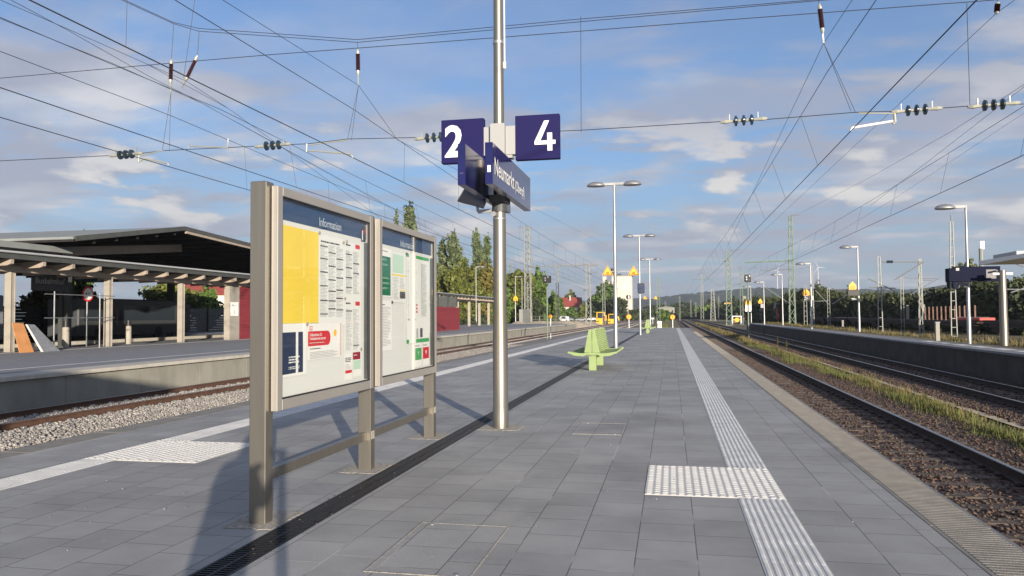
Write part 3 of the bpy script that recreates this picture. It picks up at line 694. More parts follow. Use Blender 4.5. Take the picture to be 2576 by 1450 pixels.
# second bay
f, x, a0, a1, b0, b1 = cases[1]; wd = a1-a0; hg = b1-b0
text('lettering', 'Information', .105, (x+.002, Yf(.36), Zf(.095)), UY, UZ, 'hdr', f, .002, 0, .9)
sheet(f, x, Yf(0), Yf(.21), Zf(.465), Zf(.135), 'paper2', 1.5); sheet(f, x, Yf(.005), Yf(.19), Zf(.455), Zf(.19), 'dgreen', 2)
for t in (.205, .24, .33, .365, .40): lines(f, x, Yf(.02), Yf(.17), Zf(t+.014), Zf(t), 'lgreen', 2, 2.4, .4, .4, int(t*100))
lines(f, x, Yf(.02), Yf(.17), Zf(.16), Zf(.15), 'ink', 1, 2.4, .5)
sheet(f, x, Yf(.22), Yf(.46), Zf(.50), Zf(.145), 'paper', 1.5); rect(f, x, Yf(.23), Yf(.42), Zf(.29), Zf(.16), 'lgreen', 2); rect(f, x, Yf(.22), Yf(.46), Zf(.312), Zf(.30), 'yellow', 2.2)
lines(f, x, Yf(.24), Yf(.33), Zf(.48), Zf(.32), 'inkg', 16, 2, .45, .4, 61); lines(f, x, Yf(.35), Yf(.45), Zf(.40), Zf(.32), 'inkg', 8, 2, .45, .4, 62); rect(f, x, Yf(.35), Yf(.45), Zf(.47), Zf(.42), 'photo', 2.2); rect(f, x, Yf(.35), Yf(.45), Zf(.415), Zf(.407), 'yellow', 2.2)
sheet(f, x, Yf(.47), Yf(.93), Zf(.80), Zf(.135), 'paper', 2.2, 1.5)
rect(f, x, Yf(.47), Yf(.93), Zf(.16), Zf(.136), 'pgreen', 3); rect(f, x, Yf(.47), Yf(.93), Zf(.798), Zf(.77), 'pgreen', 3)
lines(f, x, Yf(.76), Yf(.89), Zf(.60), Zf(.19), 'inkg', 44, 3, .4, .4, 63); lines(f, x, Yf(.49), Yf(.68), Zf(.60), Zf(.19), 'inkg', 30, 3, .3, .6, 64)
for i in range(3): rect(f, x, Yf(.655), Yf(.685), Zf(.52+i*.026), Zf(.505+i*.026), 'red', 3.2)
rect(f, x, Yf(.49), Yf(.65), Zf(.628), Zf(.615), 'inkg', 3.2); rect(f, x, Yf(.74), Yf(.79), Zf(.76), Zf(.69), 'photo', 3.2); rect(f, x, Yf(.66), Yf(.70), Zf(.765), Zf(.69), 'inkg', 3.2)
sheet(f, x, Yf(0), Yf(.21), Zf(.83), Zf(.49), 'paper2', 1.4); lines(f, x, Yf(.01), Yf(.19), Zf(.80), Zf(.53), 'inkg', 26, 2, .4, .4, 65); lines(f, x, Yf(.01), Yf(.12), Zf(.525), Zf(.512), 'ink', 1, 2, .5)
for i, (ya, m_) in enumerate(((.63, 'pgreen'), (.79, 'red'))):
    sheet(f, x, Yf(ya), Yf(ya+.145), Zf(.985), Zf(.80), 'paper2', 1.4); rect(f, x, Yf(ya+.01), Yf(ya+.14), Zf(.93), Zf(.84), m_, 2.2)
    g = MB(); yc, zc = Yf(ya+.075), Zf(.885)
    for s in (-1, 0, 1): g.quad((x+.0062, yc-.004, zc-.03), (x+.0062, yc+.004, zc-.03), (x+.0062, yc+.006+s*.018, zc+.03), (x+.0062, yc-.006+s*.018, zc+.03))
    g.build('leaflet_picture', 'lgreen' if i == 0 else 'paper2', f); lines(f, x, Yf(ya+.01), Yf(ya+.13), Zf(.83), Zf(.815), 'ink', 2, 2.2, .4)
g = MB()
for yy, zz in ((.21, .50), (.47, .14)): g.tube([(x+.004, Yf(yy), Zf(zz)), (x+.016, Yf(yy), Zf(zz))], .014, 12)
g.build('magnets', 'dk', f)

# ============================================================ LAMP POSTS
def lamp_head(parent, x, y, z, s, arm_w=.05):
    """flat oval dome on a short arm pointing along s*X"""
    g = MB(); n = 18; k = 7; cx = x+s*.80; vs = []; fs = []
    for i in range(k+1):
        t = i/k*math.pi/2; rr = math.cos(t)
        for j in range(n):
            a = 2*math.pi*j/n; vs.append((cx+.42*rr*math.cos(a), y+.27*rr*math.sin(a), z+.19*math.sin(t)))
    for i in range(k):
        for j in range(n): fs.append((i*n+j, i*n+(j+1) % n, (i+1)*n+(j+1) % n, (i+1)*n+j))
    g.add(vs, fs)
    g.add([(cx+.42*math.cos(2*math.pi*j/n), y+.27*math.sin(2*math.pi*j/n), z) for j in range(n)]+[(cx+.38*math.cos(2*math.pi*j/n), y+.24*math.sin(2*math.pi*j/n), z-.03) for j in range(n)], [tuple([j, j+n, (j+1) % n+n, (j+1) % n]) for j in range(n)]+[tuple(range(n, 2*n))])
    h = g.build('lamp_head', 'galv', parent, smooth=True)
    g = MB(); g.add([(x+s*.03, y-.05, z+.01), (x+s*.03, y+.05, z+.01), (x+s*.03, y+.05, z+.11), (x+s*.03, y-.05, z+.11), (cx-s*.3, y-.11, z-.002), (cx-s*.3, y+.11, z-.002), (cx-s*.3, y+.08, z+.12), (cx-s*.3, y-.08, z+.12)], [(0, 1, 2, 3), (7, 6, 5, 4), (0, 4, 5, 1), (1, 5, 6, 2), (2, 6, 7, 3), (3, 7, 4, 0)])
    g.build('lamp_arm', 'box', parent)
    return h
def lamp(label, x, y, z0, h, heads=(-1, 1), r=.095, group='platform lamps', m='galv'):
    t = thing('platform_lamp', label, 'street lamp', (x, y, z0), group)
    g = MB(); g.tube([(x, y, z0), (x, y, z0+1.1), (x, y, z0+1.15), (x, y, z0+3.0), (x, y, z0+3.05), (x, y, z0+h)], [r, r, r*.86, r*.84, r*.72, r*.5], 20); g.build('pole', m, t, smooth=True)
    g = MB(); g.tube([(x, y, z0+h-.1), (x, y, z0+h+.12)], r*.62, 14); g.build('pole_cap', 'box', t, smooth=True)
    for s in heads: lamp_head(t, x, y, z0+h, s)
    return t
PX, PYY = -2.26, 10.2
t = thing('platform_lamp', 'tall brushed steel lamp pole carrying the blue station signs in front', 'street lamp', (PX, PYY, 0), 'platform lamps')
g = MB(); g.tube([(PX, PYY, 0), (PX, PYY, .28), (PX, PYY, .285), (PX, PYY, 1.2), (PX, PYY, 1.6), (PX, PYY, 2.78), (PX, PYY, 2.8), (PX, PYY, 3.0), (PX, PYY, 4.1), (PX, PYY, 7.35)], [.104, .103, .1, .1, .088, .086, .084, .082, .072, .055], 32); g.build('pole', 'steel', t, smooth=True)
g = MB(); g.tube([(PX, PYY, 5.2), (PX, PYY, 5.24)], .074, 24); g.tube([(PX, PYY, 2.80), (PX, PYY, 2.82)], .09, 24); g.build('clamp_band', 'galv', t)
g = MB(); g.tube([(PX+.085, PYY, 4.95), (PX+.085, PYY, 7.3)], .009, 8); g.tube([(PX+.085, PYY, 4.86), (PX+.085, PYY, 4.95)], .02, 10); g.build('lightning_rod', 'white', t)
lamp_head(t, PX, PYY, 7.35, 1); lamp_head(t, PX, PYY, 7.35, -1)
# sleeve box that carries the number signs
g = MB(); g.bbox(PX-.10, PX+.10, PYY-.12, PYY+.12, 3.66, 4.09, .006); g.bbox(PX+.102, PX+.235, PYY-.06, PYY+.06, 3.67, 4.06, .004); g.bbox(PX-.2, PX-.102, PYY-.06, PYY+.06, 3.67, 4.06, .004); g.box(PX-.07, PX+.20, PYY-.09, PYY+.05, 3.62, 3.659); g.build('sign_bracket', 'box', t)
def number_sign(ch, x0, label, tx, tz, sc):
    w = .60; y0 = PYY-.05; s = thing('track_number_sign', label, 'sign', (x0+w/2, y0+.05, 3.59), 'blue track number signs')
    g = MB(); g.bbox(x0, x0+w, y0, y0+.1, 3.59, 4.19, .006); g.build('panel', 'blue', s)
    if ch == '4':
        g = MB(); X = lambda q: x0+w*q; Z = lambda q: 3.59+.6*(1-q); yy = y0-.003
        for kk, P in enumerate([[(.66, .145), (.77, .145), (.565, .60), (.44, .665), (.44, .60)], [(.44, .595), (.91, .585), (.91, .675), (.44, .675)], [(.725, .42), (.835, .42), (.84, .82), (.73, .82)]]):
            g.prism([(X(a), yy+kk*.0007, Z(b)) for a, b in P], (0, .002, 0))
        g.build('numeral', 'white', s)
    else: text('numeral', ch, sc, (tx, y0, tz), (1, 0, 0), (0, 0, 1), 'white', s, .003, .014, .92)
number_sign('4', PX+.235, 'blue square sign with a white number 4 at the right of the steel pole', 0, 0, 0)
number_sign('2', PX-.80, 'blue square sign with a white number 2 at the left of the steel pole', PX-.80+.045, 3.685, .60)
def name_sign(x0, y0, y1, label):
    s = thing('station_name_sign', label, 'sign', (x0+.05, (y0+y1)/2, 3.05), 'long blue station name signs')
    g = MB(); g.bbox(x0, x0+.095, y0, y1, 3.06, 3.555, .004); g.build('panel', 'blue_gloss', s)
    g = MB(); g.box(x0+.03, x0+.07, y0-.002, y0, 3.2, 3.28) if x0 > -2.2 else g.box(x0+.03, x0+.07, y0-.002, y0, 3.2, 3.201)
    g.build('sticker', 'white', s); return s
s = name_sign(-2.135, 8.86, 11.35, 'long blue station name sign with white letters, nearest the camera side')
text('lettering', 'Neumarkt', .295, (-2.037, 8.92, 3.19), UY, UZ, 'white', s, .002, .002, .97)
text('lettering', '(Oberpf)', .20, (-2.037, 10.16, 3.19), UY, UZ, 'white', s, .002, .001, .95)
name_sign(-2.47, 8.86, 11.5, 'long blue sign panel with a glossy blank face behind the name sign')
g = MB(); g.box(-2.37, -2.14, PYY-.14, PYY+.14, 3.02, 3.12); g.tube([(PX, PYY, 2.9), (PX, PYY, 3.02)], .1, 20); g.build('sign_clamp', 'dk', t)
# loudspeaker under the signs
sp_ = thing('loudspeaker', 'grey horn loudspeaker hanging under the station name signs', 'loudspeaker', (PX-.35, PYY, 3.05))
g = MB(); c0 = Vector((PX-.16, PYY+.02, 2.95)); d = Vector((-.78, -.25, .55)).normalized()
g.tube([Vector((PX-.2, PYY, 3.0)), Vector((PX-.33, PYY-.04, 3.06)), Vector((PX-.42, PYY-.07, 3.11)), Vector((PX-.50, PYY-.1, 3.16))], [.05, .07, .10, .125], 20); g.build('horn', 'wgrey', sp_, smooth=True)
g = MB(); e = Vector((PX-.50, PYY-.1, 3.16)); dd = Vector((-.08, -.03, .05)).normalized(); g.tube([e+dd*.003, e+dd*.006], .105, 20); g.build('horn_mouth', 'black', sp_)
g = MB(); g.bar((PX-.06, PYY, 2.93), (PX-.30, PYY, 2.92), .03, .05); g.bar((PX-.30, PYY, 2.92), (PX-.31, PYY, 3.03), .03, .04); g.tube([(PX-.06, PYY-.1, 2.87), (PX-.06, PYY-.02, 2.87)], .035, 12); g.build('bracket', 'galv', sp_)

lamp('tall twin-headed lamp behind the green bench with two orange warning triangles', -2.43, 34.7, 0, 7.3)
lamp('twin-headed lamp with a dark box on its pole, second one beyond the bench', -2.3, 58.9, 0, 7.4)
lamp('farthest twin-headed lamp on the paved platform, with small warning triangles', -2.2, 83.4, 0, 7.35)
def tri_sign(label, x, y, zc, s, group='orange warning triangles', pic=True):
    t = thing('warning_triangle', label, 'warning sign', (x, y, zc-s*.5), group)
    h = s*.87; P = lambda q, yy: [(x-q*s/2, yy, zc-q*h/3-(0)), (x+q*s/2, yy, zc-q*h/3), (x, yy, zc+q*h*2/3)]
    g = MB(); g.prism(P(1, y), (0, .03, 0)); g.build('plate', 'orange', t)
    g = MB(); g.prism(P(.87, y-.003), (0, .002, 0)); g.build('border', 'ink', t)
    g = MB(); g.prism(P(.72, y-.006), (0, .002, 0)); g.build('face', 'oyel', t)
    if pic: g = MB(); g.box(x-.09*s, x+.13*s, y-.009, y-.007, zc-.2*h, zc+.06*h); g.box(x-.17*s, x-.1*s, y-.009, y-.007, zc-.2*h, zc-.05*h); g.build('pictogram', 'orim', t)
    return t
for (lx, ly, sz) in ((-2.43, 34.7, .50), (-2.2, 83.4, .44)):
    n = 'near' if ly < 50 else 'far'
    v = 682 if n == 'near' else 749
    us = (1528.5, 1594) if n == 'near' else (1622.5, 1649.5)
    for u, side in zip(us, ('left', 'right')):
        p = at(u, v, Y=ly-.1); tri_sign(f'orange warning triangle on the {side} arm of the ' + ('lamp behind the green bench' if n == 'near' else 'farthest platform lamp'), p.x, ly-.12, p.z-.05, sz)
    p0 = at(us[0], v+2, Y=ly); p1 = at(us[1], v+2, Y=ly)
    t = thing('sign_crossarm', 'thin steel crossarm holding two warning triangles on the ' + ('lamp behind the bench' if n == 'near' else 'farthest lamp'), 'bracket', (lx, ly, p0.z), 'sign crossarms'); g = MB(); g.bar((p0.x, ly-.07, p0.z), (p1.x, ly-.07, p0.z), .03); g.build('bar', 'galv', t)
p = at(1613, 725, Y=58.9); t = thing('clock_box', 'dark blue rounded box mounted on the second twin-headed lamp', 'display', (p.x, 58.8, p.z-.3))
g = MB(); g.bbox(p.x-.26, p.x+.26, 58.55, 58.8, p.z-.4, p.z+.36, .06); g.build('housing', 'dk', t); g = MB(); g.box(p.x-.2, p.x+.2, 58.545, 58.548, p.z-.3, p.z+.26); g.build('screen', 'pnavy', t)

# ============================================================ BENCHES
def bench(label, x, y, L=3.1):
    t = thing('platform_bench', label, 'bench', (x, y, 0), 'green back-to-back platform benches')
    for yy in (.1, L-.8):
        g = MB(); g.bbox(x-.1, x+.1, y+yy, y+yy+.12, 0, .40, .006); g.build('leg', 'green', t)
    g = MB(); g.box(x-.13, x+.13, y+.05, y+L-.5, .402, .44); g.build('seat_beam', 'green', t)
    for s in (-1, 1):
        g = MB(); n = 9
        prof = [(.12, .47), (.24, .455), (.37, .46), (.50, .475), (.62, .50), (.66, .495)]
        def zat(q): return float(np.interp(q, [a for a, b in prof], [b for a, b in prof]))
        for i in range(n):
            a = .13+i*.057; z = zat(a+.02); g.box(x+s*a, x+s*(a+.03), y+.03, y+L-.03, z-.012, z) if s > 0 else g.box(x-(a+.03), x-a, y+.03, y+L-.03, z-.012, z)
        k = 0
        while k <= 7:
            yy = y+.03+(L-.06)*k/7
            for i in range(5): g.bar((x+s*prof[i][0], yy, prof[i][1]-.02), (x+s*prof[i+1][0], yy, prof[i+1][1]-.02), .02, .025)
            k += 1
        g.build('seat_grid', 'green', t)
        for yy in (y, y+L):
            g = MB()
            pts = [(a, b+.015) for a, b in prof]+[(a, b-.035-(.03 if .2 < a < .6 else 0)) for a, b in reversed(prof)]
            pts = [(.0, .485)]+pts+[(0, .42)]
            g.prism([(x+s*a, yy-.01, b) for a, b in pts], (0, .02, 0)); g.build('seat_end', 'green', t)
    for s in (-1, 1):
        g = MB()
        for i in range(12):
            q = i/11; z = .54+.54*q; a = .19-.11*q; g.bar((x+s*a, y+.05, z), (x+s*a, y+L-.05, z), .022, .022)
        for k in range(9):
            yy = y+.05+(L-.1)*k/8; g.bar((x+s*.2, yy, .5), (x+s*.085, yy, 1.08), .02, .03)
        g.build('backrest', 'green', t)
        for yy in (y, y+L/2-.1, y+L-.02):
            g = MB(); g.prism([(x+s*.008, yy, .49), (x+s*.21, yy, .49), (x+s*.09, yy, 1.1), (x+s*.008, yy, 1.12)], (0, .02, 0)); g.build('side_plate', 'green', t)
    return t
b1_ = bench('light green double-sided bench in the middle distance before the first lamp', -2.12, 21.05)
dup(b1_, (-1.92, 63.8, 0), 'small far-off green bench beside the second twin-headed lamp')

# ============================================================ LEFT PLATFORM: canopy, walls, hall
t = thing('platform_canopy', 'long low timber canopy on beige columns along the left platform', 'canopy', (-27.8, 28, LT))
COLY = [28.24+5.93*k for k in range(-1, 16)]
for y in COLY:
    g = MB(); g.box(-27.92, -27.66, y-.09, y+.09, LT, 3.53); g.box(-27.95, -27.63, y-.12, y-.091, LT, 3.53); g.box(-27.95, -27.63, y+.091, y+.12, LT, 3.53); g.build('column', 'colm', t)
g = MB(); g.box(-27.9, -27.7, 15, 120, 3.54, 3.80); g.build('long_beam', 'canopy', t)
g = MB(); y = 15.3
while y < 119:
    g.prism([(-30.9, y, 3.6), (-30.9, y, 3.8), (-26.62, y, 4.02), (-26.62, y, 3.80), (-26.8, y, 3.73), (-30.9, y, 3.6)][:5], (0, .16, 0)); y += 1.68
tag(g.build('rafter', 'canopy', t), kind='stuff')
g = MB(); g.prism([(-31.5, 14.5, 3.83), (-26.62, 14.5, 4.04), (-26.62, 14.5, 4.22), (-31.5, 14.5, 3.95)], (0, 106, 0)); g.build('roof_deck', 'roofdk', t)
g = MB(); g.box(-26.61, -26.57, 14.4, 120.6, 4.0, 4.26); g.build('fascia', 'fascia', t)
g = MB(); g.tube([(-26.5, 14.4, 4.27), (-26.5, 120.6, 4.27)], .05, 8); g.build('gutter', 'gutter', t)
# bus station hall roof
h = thing('bus_station_hall', 'big dark-bellied pitched timber roof behind the low canopy', 'building', (-31, 43, 0))
AX = -29.6
pA = [(34.0, 5.55), (43.0, 7.05), (66.0, 6.0), (74, 5.6)]
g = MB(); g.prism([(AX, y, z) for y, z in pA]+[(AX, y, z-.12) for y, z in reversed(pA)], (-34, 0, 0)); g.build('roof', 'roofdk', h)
g = MB(); g.prism([(AX+.03, y, z+.16) for y, z in pA]+[(AX+.03, y, z-.1) for y, z in reversed(pA)], (-.12, 0, 0)); g.build('verge_board', 'fascia', h)
g = MB(); g.prism([(AX+.02, 43.2, 6.93), (AX+.02, 66, 5.88), (AX+.02, 66, 5.76), (AX+.02, 43.2, 6.78)], (-.14, 0, 0)); g.build('soffit_board', 'canopy', h)
g = MB(); g.prism([(AX-.13, y, z+.13) for y, z in pA]+[(AX-.13, y, z+.005) for y, z in reversed(pA)], (-34, 0, 0)); g.build('roof_covering', 'roofgrey', h)
g = MB()
for i, (ya, yb) in enumerate(((34.6, 42.9),)):
    g.bar((AX-3, ya+2, 5.2), (AX-3, yb+4, 6.25), .22, .5)
g.build('main_rafter', 'canopy', h)
g = MB()
for k in range(5): y = 35.5+k*1.7; z = 5.55+(y-34)/9*1.5-.32; g.box(AX-34, AX-.2, y, y+.14, z, z+.2)
for k in range(12): y = 44.5+k*2.0; z = 7.05-(y-43)/23*1.05-.32; g.box(AX-34, AX-.9, y, y+.14, z, z+.2)
g.build('purlin', 'roofdk', h)
for (x, y) in ((-33, 37.2), (-33, 62), (-44, 37.2), (-44, 50), (-44, 62), (-56, 37.2), (-56, 50), (-56, 62)):
    g = MB(); g.box(x-.32, x-.08, y-.13, y+.13, -.1, 5.4); g.box(x+.08, x+.32, y-.13, y+.13, -.1, 5.4); g.build('column', 'fascia', h)
b = thing('bus_station_hall', 'lower grey roof at the far left behind the big pitched roof', 'building', (-38, 22, 0))
g = MB(); g.prism([(-31.5, -10, 5.0), (-31.5, -10, 5.3), (-46, -10, 6.6), (-46, -10, 5.4)], (0, 46, 0)); g.build('roof', 'roofgrey', b)
g = MB(); g.box(-45, -31.6, -8, 30, 4.6, 4.99); g.build('ceiling_beam', 'canopy', b)
for (x, y) in ((-35, 10), (-35, 22), (-44, 10), (-44, 30)):
    g = MB(); g.box(x-.15, x+.15, y-.15, y+.15, -.1, 4.59); g.build('column', 'fascia', b)
# red boarded kiosk blocks
r1 = thing('red_kiosk', 'red boarded block with beige pillar under the low canopy', 'kiosk', (-28.5, 50, LT))
g = MB(); [g.box(-27.95, -27.6, 45.9, 57, LT+k*.19, LT+k*.19+.175) for k in range(18)]; g.box(-27.9, -27.65, 45.95, 56.9, LT, 3.5); g.build('boarded_wall', 'redwall', r1)
g = MB(); g.box(-27.95, -27.55, 44.75, 45.89, LT, 3.52); g.build('pillar', 'colm', r1)
g = MB(); g.box(-27.549, -27.535, 44.85, 45.75, 1.62, 2.5); g.build('notice', 'paper2', r1)
text('lettering', 'Gleis', .16, (-27.534, 44.95, 2.25), UY, UZ, 'ink', r1, .003); text('lettering', '1', .34, (-27.534, 45.2, 1.75), UY, UZ, 'ink', r1, .003)
r2 = thing('red_shelter', 'low red boarded block standing on the left platform right of the poster board', 'kiosk', (-22.5, 70, LT))
g = MB(); [g.box(-23.6, -21.6, 60, 78, LT+k*.19, LT+k*.19+.175) for k in range(12)]; g.box(-23.55, -21.65, 60.05, 77.95, LT, 2.4); g.build('boarded_wall', 'redwall', r2)
for k in range(6): g = MB(); g.box(-23.55, -21.65, 60.5+k*3.3, 60.9+k*3.3, 2.461, 3.5); g.build('roof_post', 'fascia', r2)
# leaning boards and fence
def simple(name, label, cat, g, m, group=None):
    o = g.build(name, m, None); xs = [v.co for v in o.data.vertices]
    c = Vector((sum(v.x for v in xs)/len(xs), sum(v.y for v in xs)/len(xs), min(v.z for v in xs)))
    for v in o.data.vertices: v.co -= c
    o.location = c; return tag(o, label, cat, group)
ya, yb = at(40, 850, X=-26.8).y, at(76, 850, X=-26.8).y; g = MB(); g.prism([(-26.6, ya, LT), (-26.6, yb, LT), (-27.0, yb-.15, 1.32), (-27.0, ya, 1.35)], (-.03, 0, .01)); simple('leaning_board', 'orange-brown board leaning against the leftmost beige column', 'board', g, 'ply')
g = MB(); g.prism([(-26.3, yb+.18, LT), (-26.3, yb+1.1, LT), (-27.1, yb+.55, 1.26), (-27.1, yb+.1, 1.28)], (-.02, 0, .01)); simple('sheet_stack', 'grey metal panel leaning next to the orange-brown board', 'board', g, 'sheetgrey')
g = MB(); g.prism([(-26.28, yb+.04, LT), (-26.28, yb+.15, LT), (-27.05, yb+.08, 1.27), (-27.05, yb, 1.27)], (.02, 0, .01)); simple('sheet_stack', 'white narrow panel between the orange board and the grey panel', 'board', g, 'paper')
fn = thing('glass_railing', 'clear glass railing with thin steel rails between two canopy columns', 'railing', (-27.2, 32, LT))
for y in (30.15, 33.0):
    g = MB(); g.tube([(-27.3, y, LT), (-27.3, y, 2.75)], .03, 8); g.build('post', 'galv', fn)
g = MB()
for z in (1.55, 2.62): g.tube([(-27.3, 29.6, z), (-27.3, 34.0, z)], .022, 6)
g.build('rail', 'galv', fn)
for k, y in enumerate((33.1, 37.6, 42.2)):
    g = MB(); g.tube([(-29.3, y, LT), (-29.3, y, 1.05), (-29.3, y, 1.1)], [.16, .16, .12], 14); bo = thing('bollard', ['squat beige bollard behind the glass railing', 'squat beige bollard between the second and third columns', 'squat beige bollard just left of the red kiosk'][k], 'bollard', (-29.3, y, LT), 'bollards under the canopy'); g.build('post', 'colm', bo)
    g = MB(); g.tube([(-29.3, y, 1.101), (-29.3, y, 1.4)], .13, 14); g.build('top', 'black', bo)
g = MB(); bs = thing('bus_station_sign', 'dark hanging sign reading Busbahnhof at the far left', 'sign', (-30.6, 33, 2.9))
p0 = at(82, 730, X=-30.5); p1 = at(172, 700, X=-30.5)
g.box(-30.6, -30.5, p0.y, p1.y, p0.z, p1.z+.3); g.build('panel', 'dk', bs); text('lettering', 'Busbahnhof', .42, (-30.497, p0.y+.15, p0.z+.35), UY, UZ, 'inkg', bs, .003, .004, .95)
rs = thing('height_limit_sign', 'round red-rimmed height limit sign on a post under the canopy', 'road sign', (-30, 34.8, -.1))
p = at(222, 740, X=-30.2)
g = MB(); g.tube([(p.x-.03, p.y, p.z), (p.x-.01, p.y, p.z)], .40, 28); g.build('rim', 'red', rs); g = MB(); g.tube([(p.x-.005, p.y, p.z), (p.x+.005, p.y, p.z)], .31, 28); g.build('face', 'white', rs)
text('lettering', '4,0', .3, (p.x+.006, p.y-.22, p.z-.1), UY, UZ, 'ink', rs, .002, .003)
g = MB(); g.tube([(p.x-.06, p.y, -.1), (p.x-.06, p.y, p.z+.3)], .035, 8); g.build('post', 'galv', rs)
# parked buses and things seen between the columns
def bus(label, x, y, L, m, rz=0):
    t = thing('parked_bus', label, 'bus', (x, y, -.1), 'buses at the bus station')
    g = MB(); g.bbox(x-1.25, x+1.25, y, y+L, .25, 2.95, .08); g.build('body', m, t)
    g = MB(); g.box(x+1.252, x+1.262, y+.5, y+L-.5, 1.35, 2.45); g.build('window', 'window', t)
    for yy in (y+2, y+L-2.5):
        g = MB(); g.tube([(x+1.0, yy, .38), (x+1.27, yy, .38)], .47, 16); g.build('wheel', 'rubber', t)
    return t
bus('dark parked bus seen under the roof left of the red kiosk', -41, 46, 11, 'dk'); bus('black parked bus behind the third canopy column', -48, 58, 11, 'black')
bus('grey-green parked bus at the far left behind the glass railing', -40.5, 29.5, 10, 'wgrey')
wl = thing('darkening_wall', 'long dark slatted wall added behind the buses to darken the gaps under the pitched roof', 'wall', (-52.2, 60, -.1)); g = MB(); [g.box(-52.3, -52.1, 24, 100, -.1+k*.27, .13+k*.27) for k in range(10)]; g.build('slats', 'fascia', wl); g = MB(); [g.box(-52.09, -51.95, 24+k*4, 24.15+k*4, -.1, 2.6) for k in range(19)]; tag(g.build('post', 'black', wl), kind='stuff')  # dark wall added to darken the bright gaps between the columns
g = MB(); g.box(-37.0, -36.4, 10, 70, -.1, .1); S('bus_bay_kerb', g, 'coping')
def house(label, x, y, w, d, hw, hr, rz=0, wall='plaster', roof='tile', wins=(), name='house', ridge='x'):
    t = thing(name, label, 'house', (x, y, -.8))
    g = MB(); g.box(x-w/2, x+w/2, y, y+d, -.8, hw)
    if ridge == 'x': g.prism([(x-w/2, y, hw), (x-w/2, y+d, hw), (x-w/2, y+d/2, hr-.2)], (w, 0, 0))
    g.build('wall', wall, t)
    g = MB(); o = .5
    g.prism([(x-w/2-o, y-o, hw-.35), (x-w/2-o, y+d/2, hr), (x-w/2-o, y+d+o, hw-.35), (x-w/2-o, y+d+o, hw-.1), (x-w/2-o, y+d/2, hr+.28), (x-w/2-o, y-o, hw-.1)], (w+2*o, 0, 0)); rf = g.build('roof', roof, t)
    g = MB(); g.box(x-w*.05, x+w*.02, y+d*.3, y+d*.42, hw+1, hr+1.3); g.build('chimney', 'coping', rf)
    for (a, z, ww, hh) in wins:
        g = MB(); g.box(x+a-ww/2-.1, x+a+ww/2+.1, y-.06, y-.005, z-.1, z+hh+.1); wf = g.build('window', 'white', t); g = MB(); g.box(x+a-ww/2, x+a+ww/2, y-.09, y-.061, z, z+hh); g.build('pane', 'window', wf)
    return t
# ============================================================ VEGETATION
def leaves(n, blobs, size, seed, squash=1.0):
    """leaf clumps spread over the skin and volume of several ellipsoids"""
    r = np.random.default_rng(seed); w = np.array([b[3]*b[4]*b[5] for b in blobs])**.67; k = r.choice(len(blobs), n, p=w/w.sum()); B = np.array([b[:6] for b in blobs])[k]
    d = r.normal(0, 1, (n, 3)); d /= np.linalg.norm(d, axis=1)[:, None]; rad = r.uniform(.35, 1.0, n)**.45
    lump = 1+.16*np.sin(d[:, 0]*7+k)+.13*np.sin(d[:, 1]*9+2*k)+.12*np.sin(d[:, 2]*8+d[:, 0]*5)+.1*np.sin(d[:, 2]*17+d[:, 1]*13+k)
    rad = rad*lump
    c = B[:, :3]+d*rad[:, None]*B[:, 3:6]
    a = r.normal(0, 1, (n, 3)); a /= np.linalg.norm(a, axis=1)[:, None]; b = np.cross(a, r.normal(0, 1, (n, 3))); b /= np.linalg.norm(b, axis=1)[:, None]
    s = size*r.uniform(.5, 1.4, n)[:, None]; a, b = a*s, b*s*.6
    V = np.stack([c-a, c-b*.9, c+a, c+b], 1).reshape(-1, 3); F = (np.arange(n)*4)[:, None]+np.arange(4)[None]
    return V, F
def tree(name, label, x, y, z0, h, w, m, n, kind='round', seed=0, group=None, size=None, cat='tree', low=.15):
    t = thing(name, label, cat, (x, y, z0), group); r = random.Random(seed); blobs = []
    if kind == 'poplar':
        for i in range(7):
            q = i/6; ww = w/2*(.75+.35*math.sin(math.pi*min(1, q*.9+.1)))*(1 if q < .8 else .7); blobs.append((x+r.uniform(-.5, .5)*w*.4, y+r.uniform(-.2, .2)*w*.4, z0+h*(.12+.8*q), ww, ww, h*.15))
    elif kind == 'cone':
        for i in range(6): q = i/5; ww = w/2*(1.05-.85*q); blobs.append((x, y, z0+h*(.15+.8*q), ww, ww, h*.13))
    else:
        for i in range(9):
            a = r.uniform(0, 6.28); rr = w*.5*r.uniform(.15, .62); zz = r.uniform(low+.12, .80); ww = w*r.uniform(.2, .34)*(1.15-.3*abs(zz-.5)); blobs.append((x+rr*math.cos(a), y+rr*math.sin(a), z0+h*zz, ww, ww, h*r.uniform(.12, .22)))
        blobs.append((x, y, z0+h*.55, w*.33, w*.33, h*.38))
    sz = size or .02*max(h, w)
    V, F = leaves(n, blobs, sz, seed+5); npmesh('crown', V, F, m, t)
    g = MB(); pts = [(x, y, z0), (x+r.uniform(-.1, .1), y, z0+h*.3), (x+r.uniform(-.3, .3), y, z0+h*.6), (x, y, z0+h*.85)]; g.tube(pts, [h*.022, h*.018, h*.012, h*.004], 7)
    for k in range(7):
        zz = z0+h*r.uniform(.2, .65); a = r.uniform(0, 6.28); l = w*.36; g.tube([(x, y, zz), (x+l*.5*math.cos(a), y+l*.5*math.sin(a), zz+h*.08), (x+l*math.cos(a), y+l*math.sin(a), zz+h*.18)], [h*.009, h*.006, h*.002], 5)
    g.build('trunk', 'bark', t); return t
